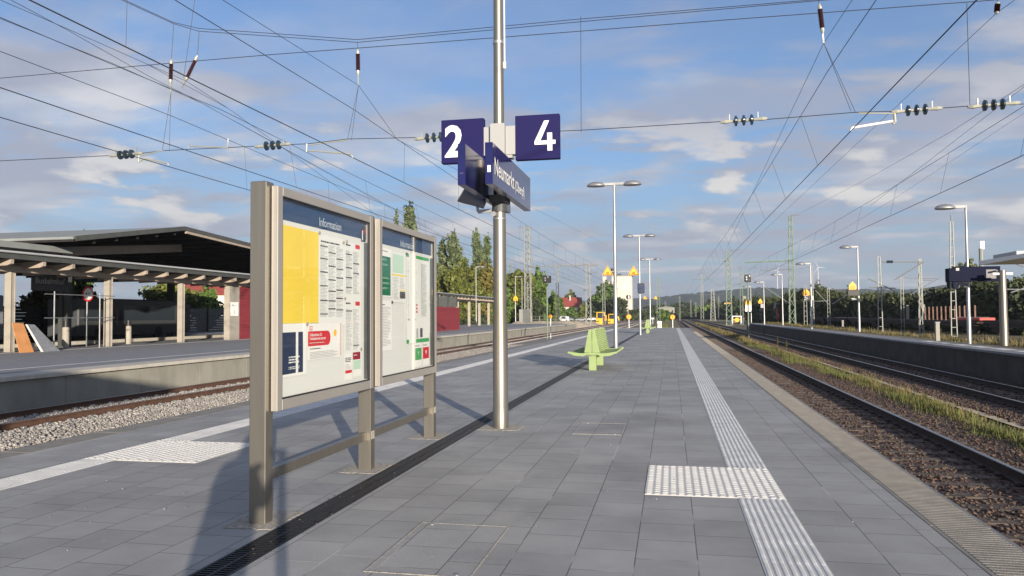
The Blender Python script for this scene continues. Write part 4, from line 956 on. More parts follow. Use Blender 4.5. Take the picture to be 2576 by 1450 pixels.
def tree_px(name, label, u, vtop, vbot, wpx, Y, m, n, kind='round', seed=0, group=None, cat='tree', z0=-.85, low=.15, size=None):
    p = at(u, vtop, Y=Y); s = (at(u+wpx/2, vtop, Y=Y)-at(u-wpx/2, vtop, Y=Y)).length
    return tree(name, label, p.x, Y, z0, p.z-z0, s, m, n, kind, seed, group, size, cat, low)
G1 = 'trees behind the left platform'
tree_px('poplar_tree', 'tall slim poplar peeping above the frame of the second poster case', 1026, 534, 800, 52, 165, 'leaf_p', 7140, 'poplar', 1, G1, size=.5)
tree_px('poplar_tree', 'short slim poplar top left of the one above the poster case', 998, 552, 800, 22, 165, 'leaf_p', 3400, 'poplar', 2, G1, size=.45)
tree_px('poplar_tree', 'poplar half hidden by the right edge of the poster board', 1108, 622, 800, 38, 170, 'leaf_p', 5100, 'poplar', 3, G1, size=.45)
tree_px('poplar_tree', 'broad forked poplar right of the poster board', 1146, 603, 800, 52, 168, 'leaf_p', 7820, 'poplar', 4, G1, size=.5)
tree_px('poplar_tree', 'tallest pointed poplar just left of the steel pole', 1198, 597, 800, 32, 168, 'leaf_p', 7140, 'poplar', 5, G1, size=.45)
tree_px('poplar_tree', 'slim poplar touching the left side of the steel pole', 1223, 610, 800, 28, 170, 'leaf_p', 5780, 'poplar', 6, G1, size=.45)
tree_px('maple_tree', 'round olive tree right behind the poster board', 1118, 672, 810, 69, 150, 'leaf_a', 11900, 'round', 7, G1, low=0, size=.42)
tree_px('maple_tree', 'broad olive tree behind the far end of the low canopy', 1168, 655, 810, 85, 146, 'leaf_a', 15300, 'round', 8, G1, low=0, size=.42)
tree_px('maple_tree', 'yellowing tree immediately left of the steel pole', 1218, 662, 810, 78, 150, 'leaf_au', 13600, 'round', 9, G1, low=0, size=.42)
tree_px('maple_tree', 'low bushy tree directly behind the steel pole', 1258, 690, 815, 63, 150, 'leaf_g', 10200, 'round', 10, G1, low=0, size=.42)
tree_px('bushy_tree', 'green bushy tree right of the steel pole behind the orange sign', 1300, 682, 815, 69, 170, 'leaf_a', 11900, 'round', 11, G1, low=0, size=.42)
tree_px('bushy_tree', 'tall bright green tree between lattice mast and dark signal', 1355, 674, 815, 58, 178, 'leaf_g', 12750, 'round', 12, G1, low=0, size=.42)
tree_px('bushy_tree', 'green bush behind the dark signal at the platform end', 1392, 735, 815, 38, 185, 'leaf_g', 7650, 'round', 13, G1, low=0, size=.4)
tree_px('bushy_tree', 'dark low bush filling the gap under the lattice mast', 1335, 745, 815, 67, 165, 'leaf_d', 7650, 'round', 14, G1, low=0, size=.4)
G2 = 'trees around the white house and silo'
tree_px('garden_tree', 'round tree rising behind the chimney of the white house', 1437, 729, 790, 32, 440, 'leaf_a', 2200, 'round', 20, G2, low=0, size=.9)
tree_px('garden_tree', 'small bush before the left corner of the white house', 1412, 772, 800, 26, 370, 'leaf_g', 1600, 'round', 21, G2, low=0, size=.7)
tree_px('garden_tree', 'light green bush before the middle of the white house', 1437, 772, 800, 34, 372, 'leaf_g', 2000, 'round', 22, G2, low=0, size=.7)
tree_px('garden_tree', 'taller bush at the right corner of the white house', 1466, 762, 800, 28, 372, 'leaf_a', 1800, 'round', 23, G2, low=0, size=.7)
tree_px('garden_tree', 'dark tree between the lattice mast and the yellow excavators', 1490, 742, 805, 46, 385, 'leaf_d', 3200, 'round', 24, G2, low=0, size=.8)
tree_px('garden_tree', 'big green tree leaning over the left side of the white silo', 1528, 706, 805, 66, 380, 'leaf_g', 5200, 'round', 25, G2, low=0, size=.8)
tree_px('garden_tree', 'low dark tree in front of the foot of the white silo', 1552, 748, 808, 50, 370, 'leaf_d', 3600, 'round', 26, G2, low=0, size=.8)
tree_px('garden_tree', 'dark tree at the right foot of the silo', 1600, 778, 808, 44, 360, 'leaf_d', 2400, 'round', 27, G2, low=0, size=.7)
G3 = 'scrub along the tracks in the far distance'
for i, (u, v, w, Y, m) in enumerate(((1640, 778, 50, 420, 'leaf_d'), (1668, 780, 44, 300, 'leaf_g'), (1700, 776, 40, 520, 'leaf_d'), (1735, 772, 50, 480, 'leaf_d'), (1775, 768, 56, 430, 'leaf_g'), (1815, 766, 52, 400, 'leaf_d'), (1855, 762, 56, 380, 'leaf_d'), (1660, 766, 60, 620, 'leaf_d'), (1790, 752, 60, 640, 'leaf_d'), (1850, 748, 60, 600, 'leaf_d'), (1720, 760, 60, 700, 'leaf_d'))):
    wh = ['dark scrub behind the far end of the paved platform', 'light green bush beside the round number signs', 'far scrub straight above the vanishing rails', 'dark scrub just right of the vanishing rails', 'green scrub left of the grey far mast', 'dark scrub under the far lattice mast', 'dark scrub behind the thin dark signal on the right', 'distant dark tree line patch left of the vanishing point', 'distant dark tree beyond the green scrub on the right', 'distant dark tree behind the right-hand lattice mast', 'farthest dark tree low over the vanishing point'][i]
    tree_px('scrub_bush', wh, u, v, 805, w, Y, m, 1500, 'round', 30+i, G3, 'bush', low=0, size=.0026*Y)
G4 = 'dark trees beyond the freight wagons'
LBL = ['dark tree at the left end of the row beyond the wagons, above the grey crane', 'dark tree straight behind the red locomotive', 'dark bushy tree just right of the red locomotive', 'dark tree behind the big lattice mast', 'taller dark tree with a bumpy top right of the big mast', 'dark tree behind the black number 5 sign', 'dark tree beneath the orange triangle of the fifth lamp', 'dark tree beyond the first ladder mast', 'dark tree behind the wagon stakes', 'lower dark tree right of the wagon stakes', 'dark tree below the hill gap', 'dark tree left of the tall ladder mast', 'dark tree behind the tall ladder mast', 'tree with feathery top sticking up above the blue display board', 'dark tree behind the display board', 'dark tree behind the thick steel post', 'dark tree at the right edge under the flat white roof', 'tall dark pine above the right end of the row']
for i, (u, v, w, Y) in enumerate(((1905, 742, 60, 230), (1945, 738, 60, 215), (1985, 730, 70, 200), (2020, 722, 60, 190), (2058, 714, 56, 185), (2098, 722, 70, 172), (2140, 722, 70, 160), (2185, 730, 70, 150), (2232, 738, 76, 140), (2280, 742, 76, 132), (2325, 744, 70, 124), (2370, 738, 70, 118), (2410, 720, 80, 112), (2440, 648, 64, 108), (2478, 700, 90, 102), (2530, 704, 90, 98), (2580, 700, 100, 94), (2395, 672, 40, 112))):
    tree_px('woodland_tree', LBL[i], u, v+(-5, 4, 0, 6)[i % 4] if i != 13 else v, 815, w*1.15, Y, ('leaf_w', 'leaf_w2', 'leaf_w')[i % 3], 9000, 'round', 60+i, G4, low=0, size=.23)
g3 = MB(); p0 = at(1890, 800, Y=245); p1 = at(2620, 800, Y=92)
def hedge(name, pts, h, d, m, n, size, seed):
    r = np.random.default_rng(seed); pts = np.array([(p.x, p.y) for p in pts]); t = r.random(n); k = np.minimum((t*(len(pts)-1)).astype(int), len(pts)-2); q = t*(len(pts)-1)-k
    c = pts[k]*(1-q)[:, None]+pts[k+1]*q[:, None]; c = c+r.normal(0, d*.35, (n, 2)); z = -.85+h*r.random(n)*(.75+.25*np.sin(c[:, 1]*.35+c[:, 0]*.2)); c = np.concatenate([c, z[:, None]], 1)
    a = r.normal(0, 1, (n, 3)); a /= np.linalg.norm(a, axis=1)[:, None]; b = np.cross(a, r.normal(0, 1, (n, 3))); b /= np.linalg.norm(b, axis=1)[:, None]; s = size*r.uniform(.5, 1.4, n)[:, None]; a, b = a*s, b*s*.7
    return tag(npmesh(name, np.stack([c-a, c-b, c+a, c+b], 1).reshape(-1, 3), (np.arange(n)*4)[:, None]+np.arange(4)[None], m), kind='stuff')
hedge('undergrowth', [at(1890, 800, Y=238), at(2100, 800, Y=165), at(2350, 800, Y=115), at(2640, 800, Y=86)], 5.5, 3, 'leaf_w', 42000, .33, 5)
hedge('far_undergrowth', [at(1560, 800, Y=330), at(1640, 800, Y=420), at(1760, 800, Y=430), at(1890, 800, Y=330)], 3.6, 6, 'leaf_d', 9000, 1.0, 6)
hedge('platform_side_undergrowth', [at(1090, 800, Y=140), at(1250, 800, Y=150), at(1400, 800, Y=190)], 3.0, 1.5, 'leaf_d', 9000, .4, 8)
# seen under the canopy on the left
tree_px('street_tree', 'sunny green tree seen under the canopy right of the leftmost column', 110, 712, 800, 90, 62, 'leaf_a', 5000, 'round', 90, 'street trees beyond the bus station', low=.1, size=.28)
tree_px('street_tree', 'dark green tree seen beside the round height limit sign', 205, 705, 800, 90, 60, 'leaf_g', 4500, 'round', 91, 'street trees beyond the bus station', low=.1, size=.26)
tree_px('street_tree', 'sunlit tree seen between the second and third columns', 430, 705, 800, 120, 82, 'leaf_a', 7000, 'round', 92, 'street trees beyond the bus station', low=.1, size=.3)
tree_px('street_tree', 'dark tree top left of the red kiosk', 520, 712, 800, 60, 84, 'leaf_g', 3500, 'round', 93, 'street trees beyond the bus station', low=.1, size=.3)
tree_px('street_tree', 'small tree peeping over the big pitched roof at its left end', 210, 590, 800, 46, 76, 'leaf_g', 4500, 'round', 94, 'street trees beyond the bus station', low=.3, size=.22)
house('cream house seen at the far left under the canopy', -66, 46, 14, 10, 6.5, 9.5, wins=((3, 3, 1.2, 1.5), (-3, 3, 1.2, 1.5), (6, 3, 1, 1.4)))
house('pale house seen under the canopy left of the red kiosk', -64, 102, 16, 10, 5.2, 8.5, wins=((3, 3, 1.2, 1.5), (-3, 3, 1.2, 1.5)))
p = at(1433, 771, Y=400); q0 = at(1405, 771, Y=400); q1 = at(1459, 771, Y=400)
hs = house('white house with a dark red roof and chimney left of the silo', p.x, 400, (q1-q0).length*.93, 10, p.z, at(1433, 750, Y=405).z, wins=((-3.2, 2.6, 1.6, 1.6), (2.6, 2.6, 1.2, 1.6), (4.3, 2.6, 1.0, 1.6)))
# silo
st = thing('silo_building', 'tall pale windowless silo tower with rooftop machinery behind the trees', 'building', tuple(at(1560, 795, Y=405)))
q0 = at(1540, 795, Y=400); q1 = at(1590, 795, Y=400); zt = at(1560, 695, Y=400).z
g = MB(); g.box(q0.x, q1.x, 400, 412, -.8, zt); g.build('tower', 'silo', st)
g = MB(); g.box(q0.x-.4, q1.x+.4, 399.6, 412.4, zt+.01, zt+.5); g.build('roof_slab', 'roofgrey', st)
l0 = at(1519, 795, Y=404); z2 = at(1530, 703, Y=404).z
g = MB(); g.box(l0.x, q0.x-.01, 402, 411, -.8, z2-1.2); g.build('side_tower', 'silo', st)
a = at(1541, 690, Y=404); b_ = at(1549, 680, Y=404)
g = MB(); g.box(at(1535, 690, Y=404).x, at(1550, 690, Y=404).x, 403, 407, zt+.5, at(1545, 682, Y=404).z); g.box(at(1552, 690, Y=404).x, at(1562, 690, Y=404).x, 404, 408, zt+.5, at(1555, 689, Y=404).z); g.tube([(at(1541, 690, Y=404).x, 405, zt+2), (at(1541, 690, Y=404).x, 405, at(1541, 675, Y=404).z)], 1.0, 8); g.build('rooftop_machinery', 'fascia', st)
g = MB(); g.box(at(1517, 703, Y=404).x, at(1526, 703, Y=404).x, 401.9, 405, z2-1.19, z2+1.4); g.build('penthouse', 'silo', st)
g = MB()
for k in range(9): g.box(q0.x, q1.x, 399.97, 399.99, 1.5+k*2.2, 1.56+k*2.2)
g.build('wall_joint', 'coping', st)

# ============================================================ MASTS
def lattice_mast(label, x, y, z0, h, w0, w1, m='lattice', style='X', arm=None, foot=True, cat='catenary mast', group='catenary masts', brace=None):
    t = thing('catenary_mast', label, cat, (x, y, z0), group)
    g = MB(); n = max(5, int(h/(1.15 if style == 'X' else .62))); th = max(.055, w0*.115)
    W = lambda q: w0+(w1-w0)*q
    C = [(-1, -1), (1, -1), (1, 1), (-1, 1)] if style == 'X' else [(-1, 0), (1, 0)]
    dp = 1 if style == 'X' else 0
    for a, b in C: g.bar((x+a*w0/2, y+b*w0/2, z0), (x+a*w1/2, y+b*w1/2, z0+h), th, th if style == 'X' else th*2)
    for i in range(n):
        q0, q1 = i/n, (i+1)/n; za, zb = z0+h*q0, z0+h*q1; A, B = W(q0)/2, W(q1)/2
        if style == 'X':
            s = 1 if i % 2 else -1
            for k in range(4):
                a, b = C[k], C[(k+1) % 4]
                if s < 0: a, b = b, a
                g.bar((x+a[0]*A, y+a[1]*A, za), (x+b[0]*B, y+b[1]*B, zb), th*.8, th*.6)
        else: g.bar((x-B, y, zb), (x+B, y, zb), th*.7, th*.7)
    g.build('lattice_frame', m, t)
    if foot: g = MB(); g.bbox(x-w0*.75, x+w0*.75, y-w0*.75, y+w0*.75, z0-.9, z0+.02, .03); g.build('foundation', 'concrete', t)
    if arm:
        for (a0, z_a, a1, z_b, kind) in arm:
            g = MB(); g.tube([(x+a0, y, z_a), (x+a1, y, z_b)], .05 if kind != 'beam' else .11, 6); g.build('bracket_arm', 'galv' if kind != 'beam' else m, t)
            if kind == 'ins': g = MB(); d = (a1-a0); [g.tube([(x+a0+d*.12+i*.09*(1 if d > 0 else -1), y, z_a+(z_b-z_a)*.12), (x+a0+d*.12+(i*.09+.05)*(1 if d > 0 else -1), y, z_a+(z_b-z_a)*.12)], .11, 10) for i in range(5)]; g.build('insulator', 'insul', t)
    return t
def mast_px(label, u, vt, vb, X, z0, w0px, w1px, **k):
    """mast at lateral distance X whose foot stands on level z0; height and width follow from its true distance"""
    Y = at(u, 795, X=X).y; top = at(u, vt, Y=Y).z; s = abs((at(u+10, 700, Y=Y)-at(u, 700, Y=Y)).x)/10
    xx = at(u, (vt+vb)/2, Y=Y).x
    arm = [(a[0]*s, at(u, a[1], Y=Y).z, a[2]*s, at(u, a[3], Y=Y).z, a[4]) for a in k.pop('arms', [])]
    return lattice_mast(label, xx, Y, z0, top-z0, w0px*s, w1px*s, arm=arm, **k)
mast_px('big green lattice mast among the right-hand lamps with a long side beam', 1991, 542, 812, 17.0, .0, 15, 7, arms=[(0, 656, -119, 658, 'beam'), (0, 543, 25, 541, ''), (0, 678, -80, 679, ''), (0, 768, -99, 701, 'ins')])
mast_px('grey-green lattice mast behind the big one, farther along the right platform', 1833, 632, 806, 12.0, -.8, 14, 10, arms=[(0, 631, 30, 629, ''), (0, 738, -68, 684, 'ins'), (0, 657, -12, 657, 'beam')])
mast_px('thin pale far lattice mast left of the green one', 1766, 692, 797, 9.0, -.8, 7, 4, m='lattice_g', arms=[(0, 703, -25, 703, ''), (0, 703, 22, 703, '')])
mast_px('wide far lattice mast with a crossbeam right of the pale one', 1793, 728, 787, 15.5, -.8, 12, 6, m='lattice_g', arms=[(-50, 741, 28, 741, '')])
mast_px('far thin lattice mast between the green mast and the thin signal', 1865, 672, 785, 16.0, -.8, 7, 6, arms=[(0, 715, -30, 715, '')])
mast_px('short ladder mast under the orange sign of the fourth lamp', 2026, 719, 815, 17.2, -.8, 8, 6, style='L', m='lattice_g')
mast_px('thin lattice mast directly behind the fourth right-hand lamp', 2042, 668, 782, 24.0, -.8, 9, 4, m='lattice_g', arms=[(0, 672, -30, 675, '')])
mast_px('ladder mast right of the orange triangle with slanting bracket', 2084.5, 724, 800, 24.0, -.8, 7, 5, style='L', m='lattice_g', arms=[(0, 766, -33, 730, ''), (0, 728, 62, 728, ''), (10, 765, 55, 738, ''), (-45, 758, 0, 757, '')])
mast_px('tall ladder mast with spread lower rungs and crossing brackets', 2213, 646, 832, 15.3, -.8, 12, 6, style='L', m='lattice_g', arms=[(8, 659, 105, 661, 'ins'), (38, 705, 110, 662, ''), (-28, 700, 40, 734, ''), (-25, 723, 40, 726, '')])
mast_px('short ladder mast rising from behind the wagon stakes', 2269.5, 698, 803, 28.0, -.8, 8, 6, style='L', m='lattice_g', arms=[(3, 699, 95, 703, ''), (20, 742, 92, 702, '')])
mast_px('lattice mast with X bracing behind the wagon stakes', 2315.5, 651, 801, 27.0, -.8, 10, 5, m='lattice_g', arms=[(8, 705, 30, 706, '')])
mast_px('tallest ladder mast standing left of the display board', 2396.5, 557, 832, 19.6, -.8, 15, 7, style='L', m='lattice_g', arms=[(0, 557, 0, 540, '')])
mast_px('mast at the far right edge carrying a white bracket', 2588, 690, 820, 26.0, -.8, 9, 6, m='lattice_g', arms=[(0, 729, -70, 727, ''), (0, 675, -52, 655, ''), (-45, 736, 0, 722, '')])
mast_px('tall pale lattice mast beyond the left platform with twin steel tubes', 1328, 570, 800, -28.0, .1, 16, 11, m='lattice_g', arms=[(0, 570, -26, 572, ''), (-24, 573, -12, 588, ''), (-12, 588, 0, 573, ''), (0, 671, 174, 670, 'beam')])
lm = thing('switch_cabinet', 'grey cabinet at the foot of the left lattice mast', 'cabinet', (0, 0, 0)); a_ = at(1315, 815, X=-27.5); b_ = at(1334, 779, X=-27.5); lm.location = (a_.x, a_.y, .1)
g = MB(); g.bbox(-28.2, -27.5, a_.y, b_.y, .1, b_.z, .03); g.build('housing', 'lattice_g', lm); g = MB(); g.tube([(-27.8, a_.y+1, b_.z), (-27.8, a_.y+1, b_.z+6)], .08, 8); g.tube([(-27.8, b_.y-1, b_.z), (-27.8, b_.y-1, b_.z+5.5)], .08, 8); g.build('steel_tube', 'lattice_g', lm)
mast_px('thin dark lattice mast behind the trees right of the steel pole', 1284, 663, 790, -40.0, -.8, 6, 5)
mast_px('thin lattice mast right of the dark signal on the left side', 1402, 667, 780, -26.0, -.8, 8, 5, m='lattice_g')
mast_px('pale lattice mast between the white house and the excavators', 1480, 664, 798, -17.0, -.8, 13, 8, m='lattice_g', arms=[(0, 665, -22, 664, ''), (-20, 665, -12, 678, ''), (0, 690, 25, 686, 'ins'), (0, 735, -60, 696, 'ins'), (10, 745, 58, 712, 'ins')])
mast_px('thin lattice mast in front of the tree beside the silo', 1519, 708, 784, -14.5, -.8, 7, 5, m='lattice_g', arms=[(0, 709, 30, 711, '')])
mast_px('dark lattice mast rising from the hills right of the lamps', 1656, 696, 790, -3.5, -.8, 8, 6, m='lattice')
for i, (u, vt, vb, X) in enumerate(((1674, 758, 792, -2.5), (1688, 752, 790, .0), (1710, 745, 790, 3), (1738, 755, 792, 9), (1750, 760, 795, 12), (1808, 745, 792, 20))):
    mast_px(['tiny far mast right of the dark lattice mast', 'tiny white-tipped far mast above the vanishing rails', 'tiny far mast nearest the vanishing point', 'tiny far mast right of the vanishing rails', 'tiny far mast beside the pale thin mast', 'tiny far mast between the two grey lattice masts'][i], u, vt, vb, X, -.8, 3.4, 2.2, m='lattice_g', foot=False, group='tiny far masts', arms=[(0, vt+5, -8, vt+5, '')])

# ============================================================ OVERHEAD LINE
CY = 18.8
def wire(name, pts, r, parent, m='wire', n=5):
    g = MB(); g.tube(pts, r, n); return g.build(name, m, parent)
def disc_insulator(parent, p, d, L=.85, n=3, r=.13, m='insul'):
    p = Vector(p); d = Vector(d).normalized(); g = MB()
    for i in range(n):
        c = p+d*((i-(n-1)/2)*L*.21); g.tube([c-d*.045, c-d*.02, c+d*.02, c+d*.05], [r*.45, r, r*.95, r*.4], 16)
    o = g.build('insulator', m, parent, smooth=True)
    g = MB(); g.tube([p-d*L*.62, p-d*L*.5, p-d*L*.3], [.03, .05, .03], 8); g.tube([p+d*L*.3, p+d*L*.5, p+d*L*.62], [.03, .05, .03], 8)
    g.tube([p-d*L*.3, p+d*L*.3], .035, 8)
    for s in (-1, 1): g.bar(p+d*(s*L*.38), p+d*(s*L*.38)+Vector((0, 0, .17)), .015, .03)
    g.build('insulator_cap', 'fitting', parent); return o
def rod_insulator(parent, a, b, r=.06, m='porc'):
    a = Vector(a); b = Vector(b); d = b-a; pts = []; rs = []; n = 15
    for i in range(n*2+1): pts.append(a+d*(.18+.64*i/(2*n))); rs.append(r*(1.0 if i % 2 else .55))
    g = MB(); g.tube(pts, rs, 12); g.build('insulator', m, parent)
    g = MB(); g.tube([a, a+d*.1, a+d*.18], [.02, .045, .045], 8); g.tube([b-d*.18, b-d*.1, b], [.045, .045, .02], 8); g.build('insulator_cap', 'fitting', parent)
cs = thing('cross_span_wires', 'wires strung across all tracks overhead with dark disc insulators', 'cross span', (0, CY, 6.05))
P = lambda u, v: at(u, v, Y=CY)
low = [(-420, 432), (0, 405), (293, 391), (340, 388), (415, 379), (668, 367), (685, 366), (775, 362), (875, 350), (1065, 346), (1095, 346), (1410, 330), (1462, 328), (1850, 304), (1914, 302), (2150, 283), (2255, 280), (2320, 276), (2440, 267), (2500, 264), (2576, 262), (3100, 235)]
wire('lower_cross_wire', [P(*q) for q in low], .010, cs)
wire('middle_cross_wire', [P(*q) for q in ((-400, 245), (0, 197), (420, 160), (692, 137), (1282, 92.6), (1824, 50.7), (2468, 3), (3000, -40))], .010, cs)
dbl = [(-100, -190), (306, 0), (437, 60), (501, 79), (692, 92), (899, 107), (1461, 55), (2058, 2), (2700, -60)]
wire('upper_cross_wire', [P(*q) for q in dbl], .009, cs)
wire('upper_cross_wire', [P(u, v-7 if 440 < u < 2000 else v-3) for u, v in dbl], .009, cs)
for u, v in ((317, 389), (686, 366), (1092, 346), (1871, 303), (2306, 277), (2500, 264)): disc_insulator(cs, P(u, v), (1, 0, .03), .85, 3, .125)
for i, (a, b) in enumerate((((437, 60), (431, 150)), ((501, 80), (497, 140)), ((899, 108), (900, 124)), ((1461, 42), (1462, 333)), ((2432, 8), (2440, 268)), ((2058, -40), (2060, 10)), ((2508, -30), (2510, 8)), ((490, 0), (462, 196)))): wire('hanger', [P(*a), P(*b)], .007, cs)
for a, b in (((431, 150), (429, 212)), ((497, 140), (466, 205)), ((900, 124), (901, 190)), ((2061, 10), (2070, 85)), ((2510, 5), (2507, 36))): rod_insulator(cs, P(*a), P(*b))
for a, b in (((429, 212), (430, 234)), ((466, 205), (457, 220)), ((901, 190), (902, 214)), ((2070, 85), (2072, 108))): g = MB(); g.bar(P(*a), P(*b), .03, .02); g.build('hanger_clamp', 'fitting', cs)
for a, b in (((430, 234), (408, 380)), ((430, 234), (426, 380)), ((902, 214), (874, 352)), ((902, 214), (884, 353)), ((2072, 108), (2141, 280)), ((2072, 108), (2152, 283))): wire('hanger', [P(*a), P(*b)], .006, cs)
def arm(pts, r=.02, m='fitting'): g = MB(); g.tube([P(*q) for q in pts], r, 8); g.build('steady_arm', m, cs)
arm([(350, 391), (349, 408), (353, 406), (362, 399), (423, 411), (424, 417)]); arm([(474, 372), (475, 367), (574, 372), (574, 349)], .018)
arm([(772, 362), (771, 383), (777, 379), (884, 388), (887, 397)]); arm([(2249, 281), (2252, 308), (2246, 312)], .03); arm([(2246, 305), (2143, 322), (2140, 330)], .028, 'white')
arm([(350, 392), (412, 379)], .016); arm([(772, 366), (876, 352)], .016); arm([(2160, 285), (2250, 286)], .016)
def catenary(label, pc, mess, group='overhead contact lines', drops=True, yend=240):
    """contact wire through pc=(x,z); messenger as (y,x,z) list"""
    t = thing('contact_line', label, 'overhead wire', (pc[0], 3, pc[1]), group)
    ys = np.linspace(-5, yend, 50); wire('contact_wire', [(pc[0]+.12*math.sin((y-CY)/30), y, pc[1]) for y in ys], .0105, t)
    my = [q[0] for q in mess]; mx_ = [q[1] for q in mess]; mz = [q[2] for q in mess]
    f = lambda y: (float(np.interp(y, my, mx_)), y, float(np.interp(y, my, mz)))
    yy = sorted(set(list(np.linspace(my[0], my[-1], 90))+my)); wire('messenger_wire', [f(y) for y in yy], .008, t)
    if drops:
        y = 4.0
        while y < 110:
            if abs(y-CY) > 4: q = f(y); wire('dropper', [q, (pc[0], y, pc[1])], .0045, t, n=4)
            y += 6.3
    return t
def sagged(x, z_sup, z_mid, y_sup=CY, span=62, yend=240, yst=-5):
    out = []; y = yst
    while y <= yend:
        q = ((y-y_sup) % span)/span; out.append((y, x, z_mid+(z_sup-z_mid)*(2*q-1)**2)); y += 3
    return out
ZC = 5.67
catenary('overhead wire above the left platform track, lowest line at the left edge', (-13.5, ZC), sagged(-13.6, 7.15, 6.9))
catenary('overhead wire second from the left, crossing the short steady arm', (-11.75, ZC), sagged(-12.0, 7.2, 6.8))
catenary('thickest overhead wire running down behind the blue number 2 sign', (-8.12, ZC), sagged(-8.1, 6.95, 6.7))
catenary('overhead wire above the right-hand track beside the platform', (4.08, ZC), sagged(3.65, 7.15, 6.85))
catenary('overhead wire farthest right, above the dark platform wall', (9.2, ZC), sagged(9.5, 7.2, 6.9))
def line(label, pts, r=.006, group='extra overhead wires'):
    t = thing('overhead_feeder', label, 'overhead wire', tuple(pts[0]), group); wire('wire', pts, r, t); return t
def XL(X, *uv): return [at(u, v, X=X) for u, v in uv]
def ext(pts, y1): a, b = pts[-2], pts[-1]; d = (b-a); pts.append(b+d*((y1-b.y)/d.y)); return pts
def exs(pts, y1): a, b = pts[1], pts[0]; d = (b-a); return [b+d*((y1-b.y)/d.y)]+pts
line('overhead wire rising to the upper left from the insulator above the number 2 track', exs(ext(XL(-8.0, (600, 25), (902, 215), (1000, 352), (1157, 431)), 100), 3))
line('overhead wire from the top left corner, highest of the left bundle', ext(exs(XL(-12.6, (27, 0), (170, 76), (376, 193), (516, 264), (692, 362)), 6), 90))
line('overhead wire at the top left, second of the left bundle', ext(exs(XL(-13.0, (0, 0), (170, 73), (369, 161), (574, 273), (692, 358)), 6), 90))
line('overhead wire at the left edge, third of the left bundle', ext(exs(XL(-14.0, (0, 47), (282, 159), (510, 261), (692, 361)), 6), 90))
line('branch wire joining the left bundle from the right', XL(-12.8, (369, 161), (470, 205), (574, 273)))
line('overhead wire fanning down to the right track from the upper insulator', ext(exs(XL(3.6, (2144, 0), (2072, 109), (1933, 402)), 10), 52))
line('overhead wire reaching the far right insulator at the top edge', ext(exs(XL(7.3, (2553, 0), (2508, 32), (2250, 273), (1938, 566)), 12), 150))
line('feeder wire running up right from the top of the big green mast', [at(2016, 535, X=16.5), at(2192, 445, X=15.5), at(2400, 327, X=14.5), at(2576, 213, X=13.8), at(2800, 60, X=13)], .009)
line('overhead wire converging with the rightmost line from the right edge', [at(2190, 517, X=9.5), at(2356, 390, X=10), at(2576, 219, X=10.5), at(2800, 40, X=11)])
line('overhead wire low at the far right, highest above the display board', [at(1990, 655, X=16), at(2250, 500, X=17), at(2576, 285, X=18), at(2800, 150, X=18)], .007)

# ============================================================ LEFT AND FAR SMALL THINGS
def lamp_px(label, u, vt, vb, z0, heads, r=.07, group='single-headed lamps', X=None):
    p = at(u, vb, Z=z0); h = at(u, vt, Y=p.y).z-z0; return lamp(label, p.x, p.y, z0, h, heads, r, group)
lamp_px('single-headed lamp on the left platform just left of the steel pole', 1198, 673, 822, LT, (1,))
lamp_px('farther single-headed lamp on the left platform carrying an orange sign', 1297, 697, 813.5, LT, (1,), .1)
RL = [('farthest right-hand lamp standing beside the thin dark signal', 1890, 722, 811.8), ('right-hand lamp with a small orange sign and white box', 1923, 711, 816.7), ('right-hand lamp just left of the big green mast', 1969.5, 692, 818.6), ('right-hand lamp carrying the black number 5 sign', 2042, 665, 828), ('right-hand lamp with an orange triangle on its left side', 2162, 623, 835), ('tall right-hand lamp rising behind the blue display board', 2439, 523, 865)]
for l, u, vt, vb in RL: lamp_px(l, u, vt, vb, RT, (-1,), .085)
# thick steel post cut short at right
p = at(2527, 870, Z=RT); tp = thing('steel_post', 'thick short steel post with a small crosspiece at the right of the display board', 'post', (p.x, p.y, RT)); zt = at(2530, 680, Y=p.y).z
g = MB(); g.tube([(p.x, p.y, RT), (p.x, p.y, zt)], [.15, .13], 20); g.build('pole', 'steel', tp, smooth=True); g = MB(); g.tube([(p.x-.36, p.y, zt-.14), (p.x+.36, p.y, zt-.14)], .05, 10); g.build('crosspiece', 'white', tp)
# flat white roof of the shelter beyond
sr = thing('shelter_roof', 'flat white shelter roof at the right edge', 'shelter', (22, 50, -.8)); a_ = at(2483, 657, X=20); b_ = at(2640, 662, X=20)
g = MB(); g.box(19.5, 24, b_.y, a_.y, a_.z-.25, a_.z); g.build('roof', 'white', sr); g = MB(); g.box(20, 23, b_.y+4, a_.y-1, a_.z+.01, a_.z+.3); g.build('roof_box', 'box', sr)
g = MB(); [g.tube([(22, y, -.8), (22, y, a_.z-.25)], .12, 8) for y in (b_.y+3,)]; g.build('post', 'steel', sr)
# blue display board
p = at(2440, 865, Z=RT); dbo = thing('display_board', 'long dark blue train display board beside the tall right-hand lamp', 'display', (p.x, p.y-1.5, 2.6)); q0 = at(2385, 735, Y=p.y-1.2); q1 = at(2517, 735, Y=p.y-1.2); z0_ = at(2440, 708.5, Y=p.y-1.2).z; z1_ = at(2440, 671, Y=p.y-1.2).z
g = MB(); g.bbox(q0.x+.28, q1.x, p.y-1.25, p.y-.85, z0_, z1_, .01); g.build('housing', 'dnavy', dbo); g = MB(); g.bbox(q0.x, q0.x+.27, p.y-1.35, p.y-.9, z0_, z1_-.06, .01); g.build('side_hood', 'dnavy', dbo)
g = MB(); g.box(at(2482, 690, Y=p.y-1.3).x, at(2507, 690, Y=p.y-1.3).x, p.y-1.262, p.y-1.252, at(2490, 701, Y=p.y-1.3).z, at(2490, 678, Y=p.y-1.3).z); g.build('clock_panel', 'panelgrey', dbo)
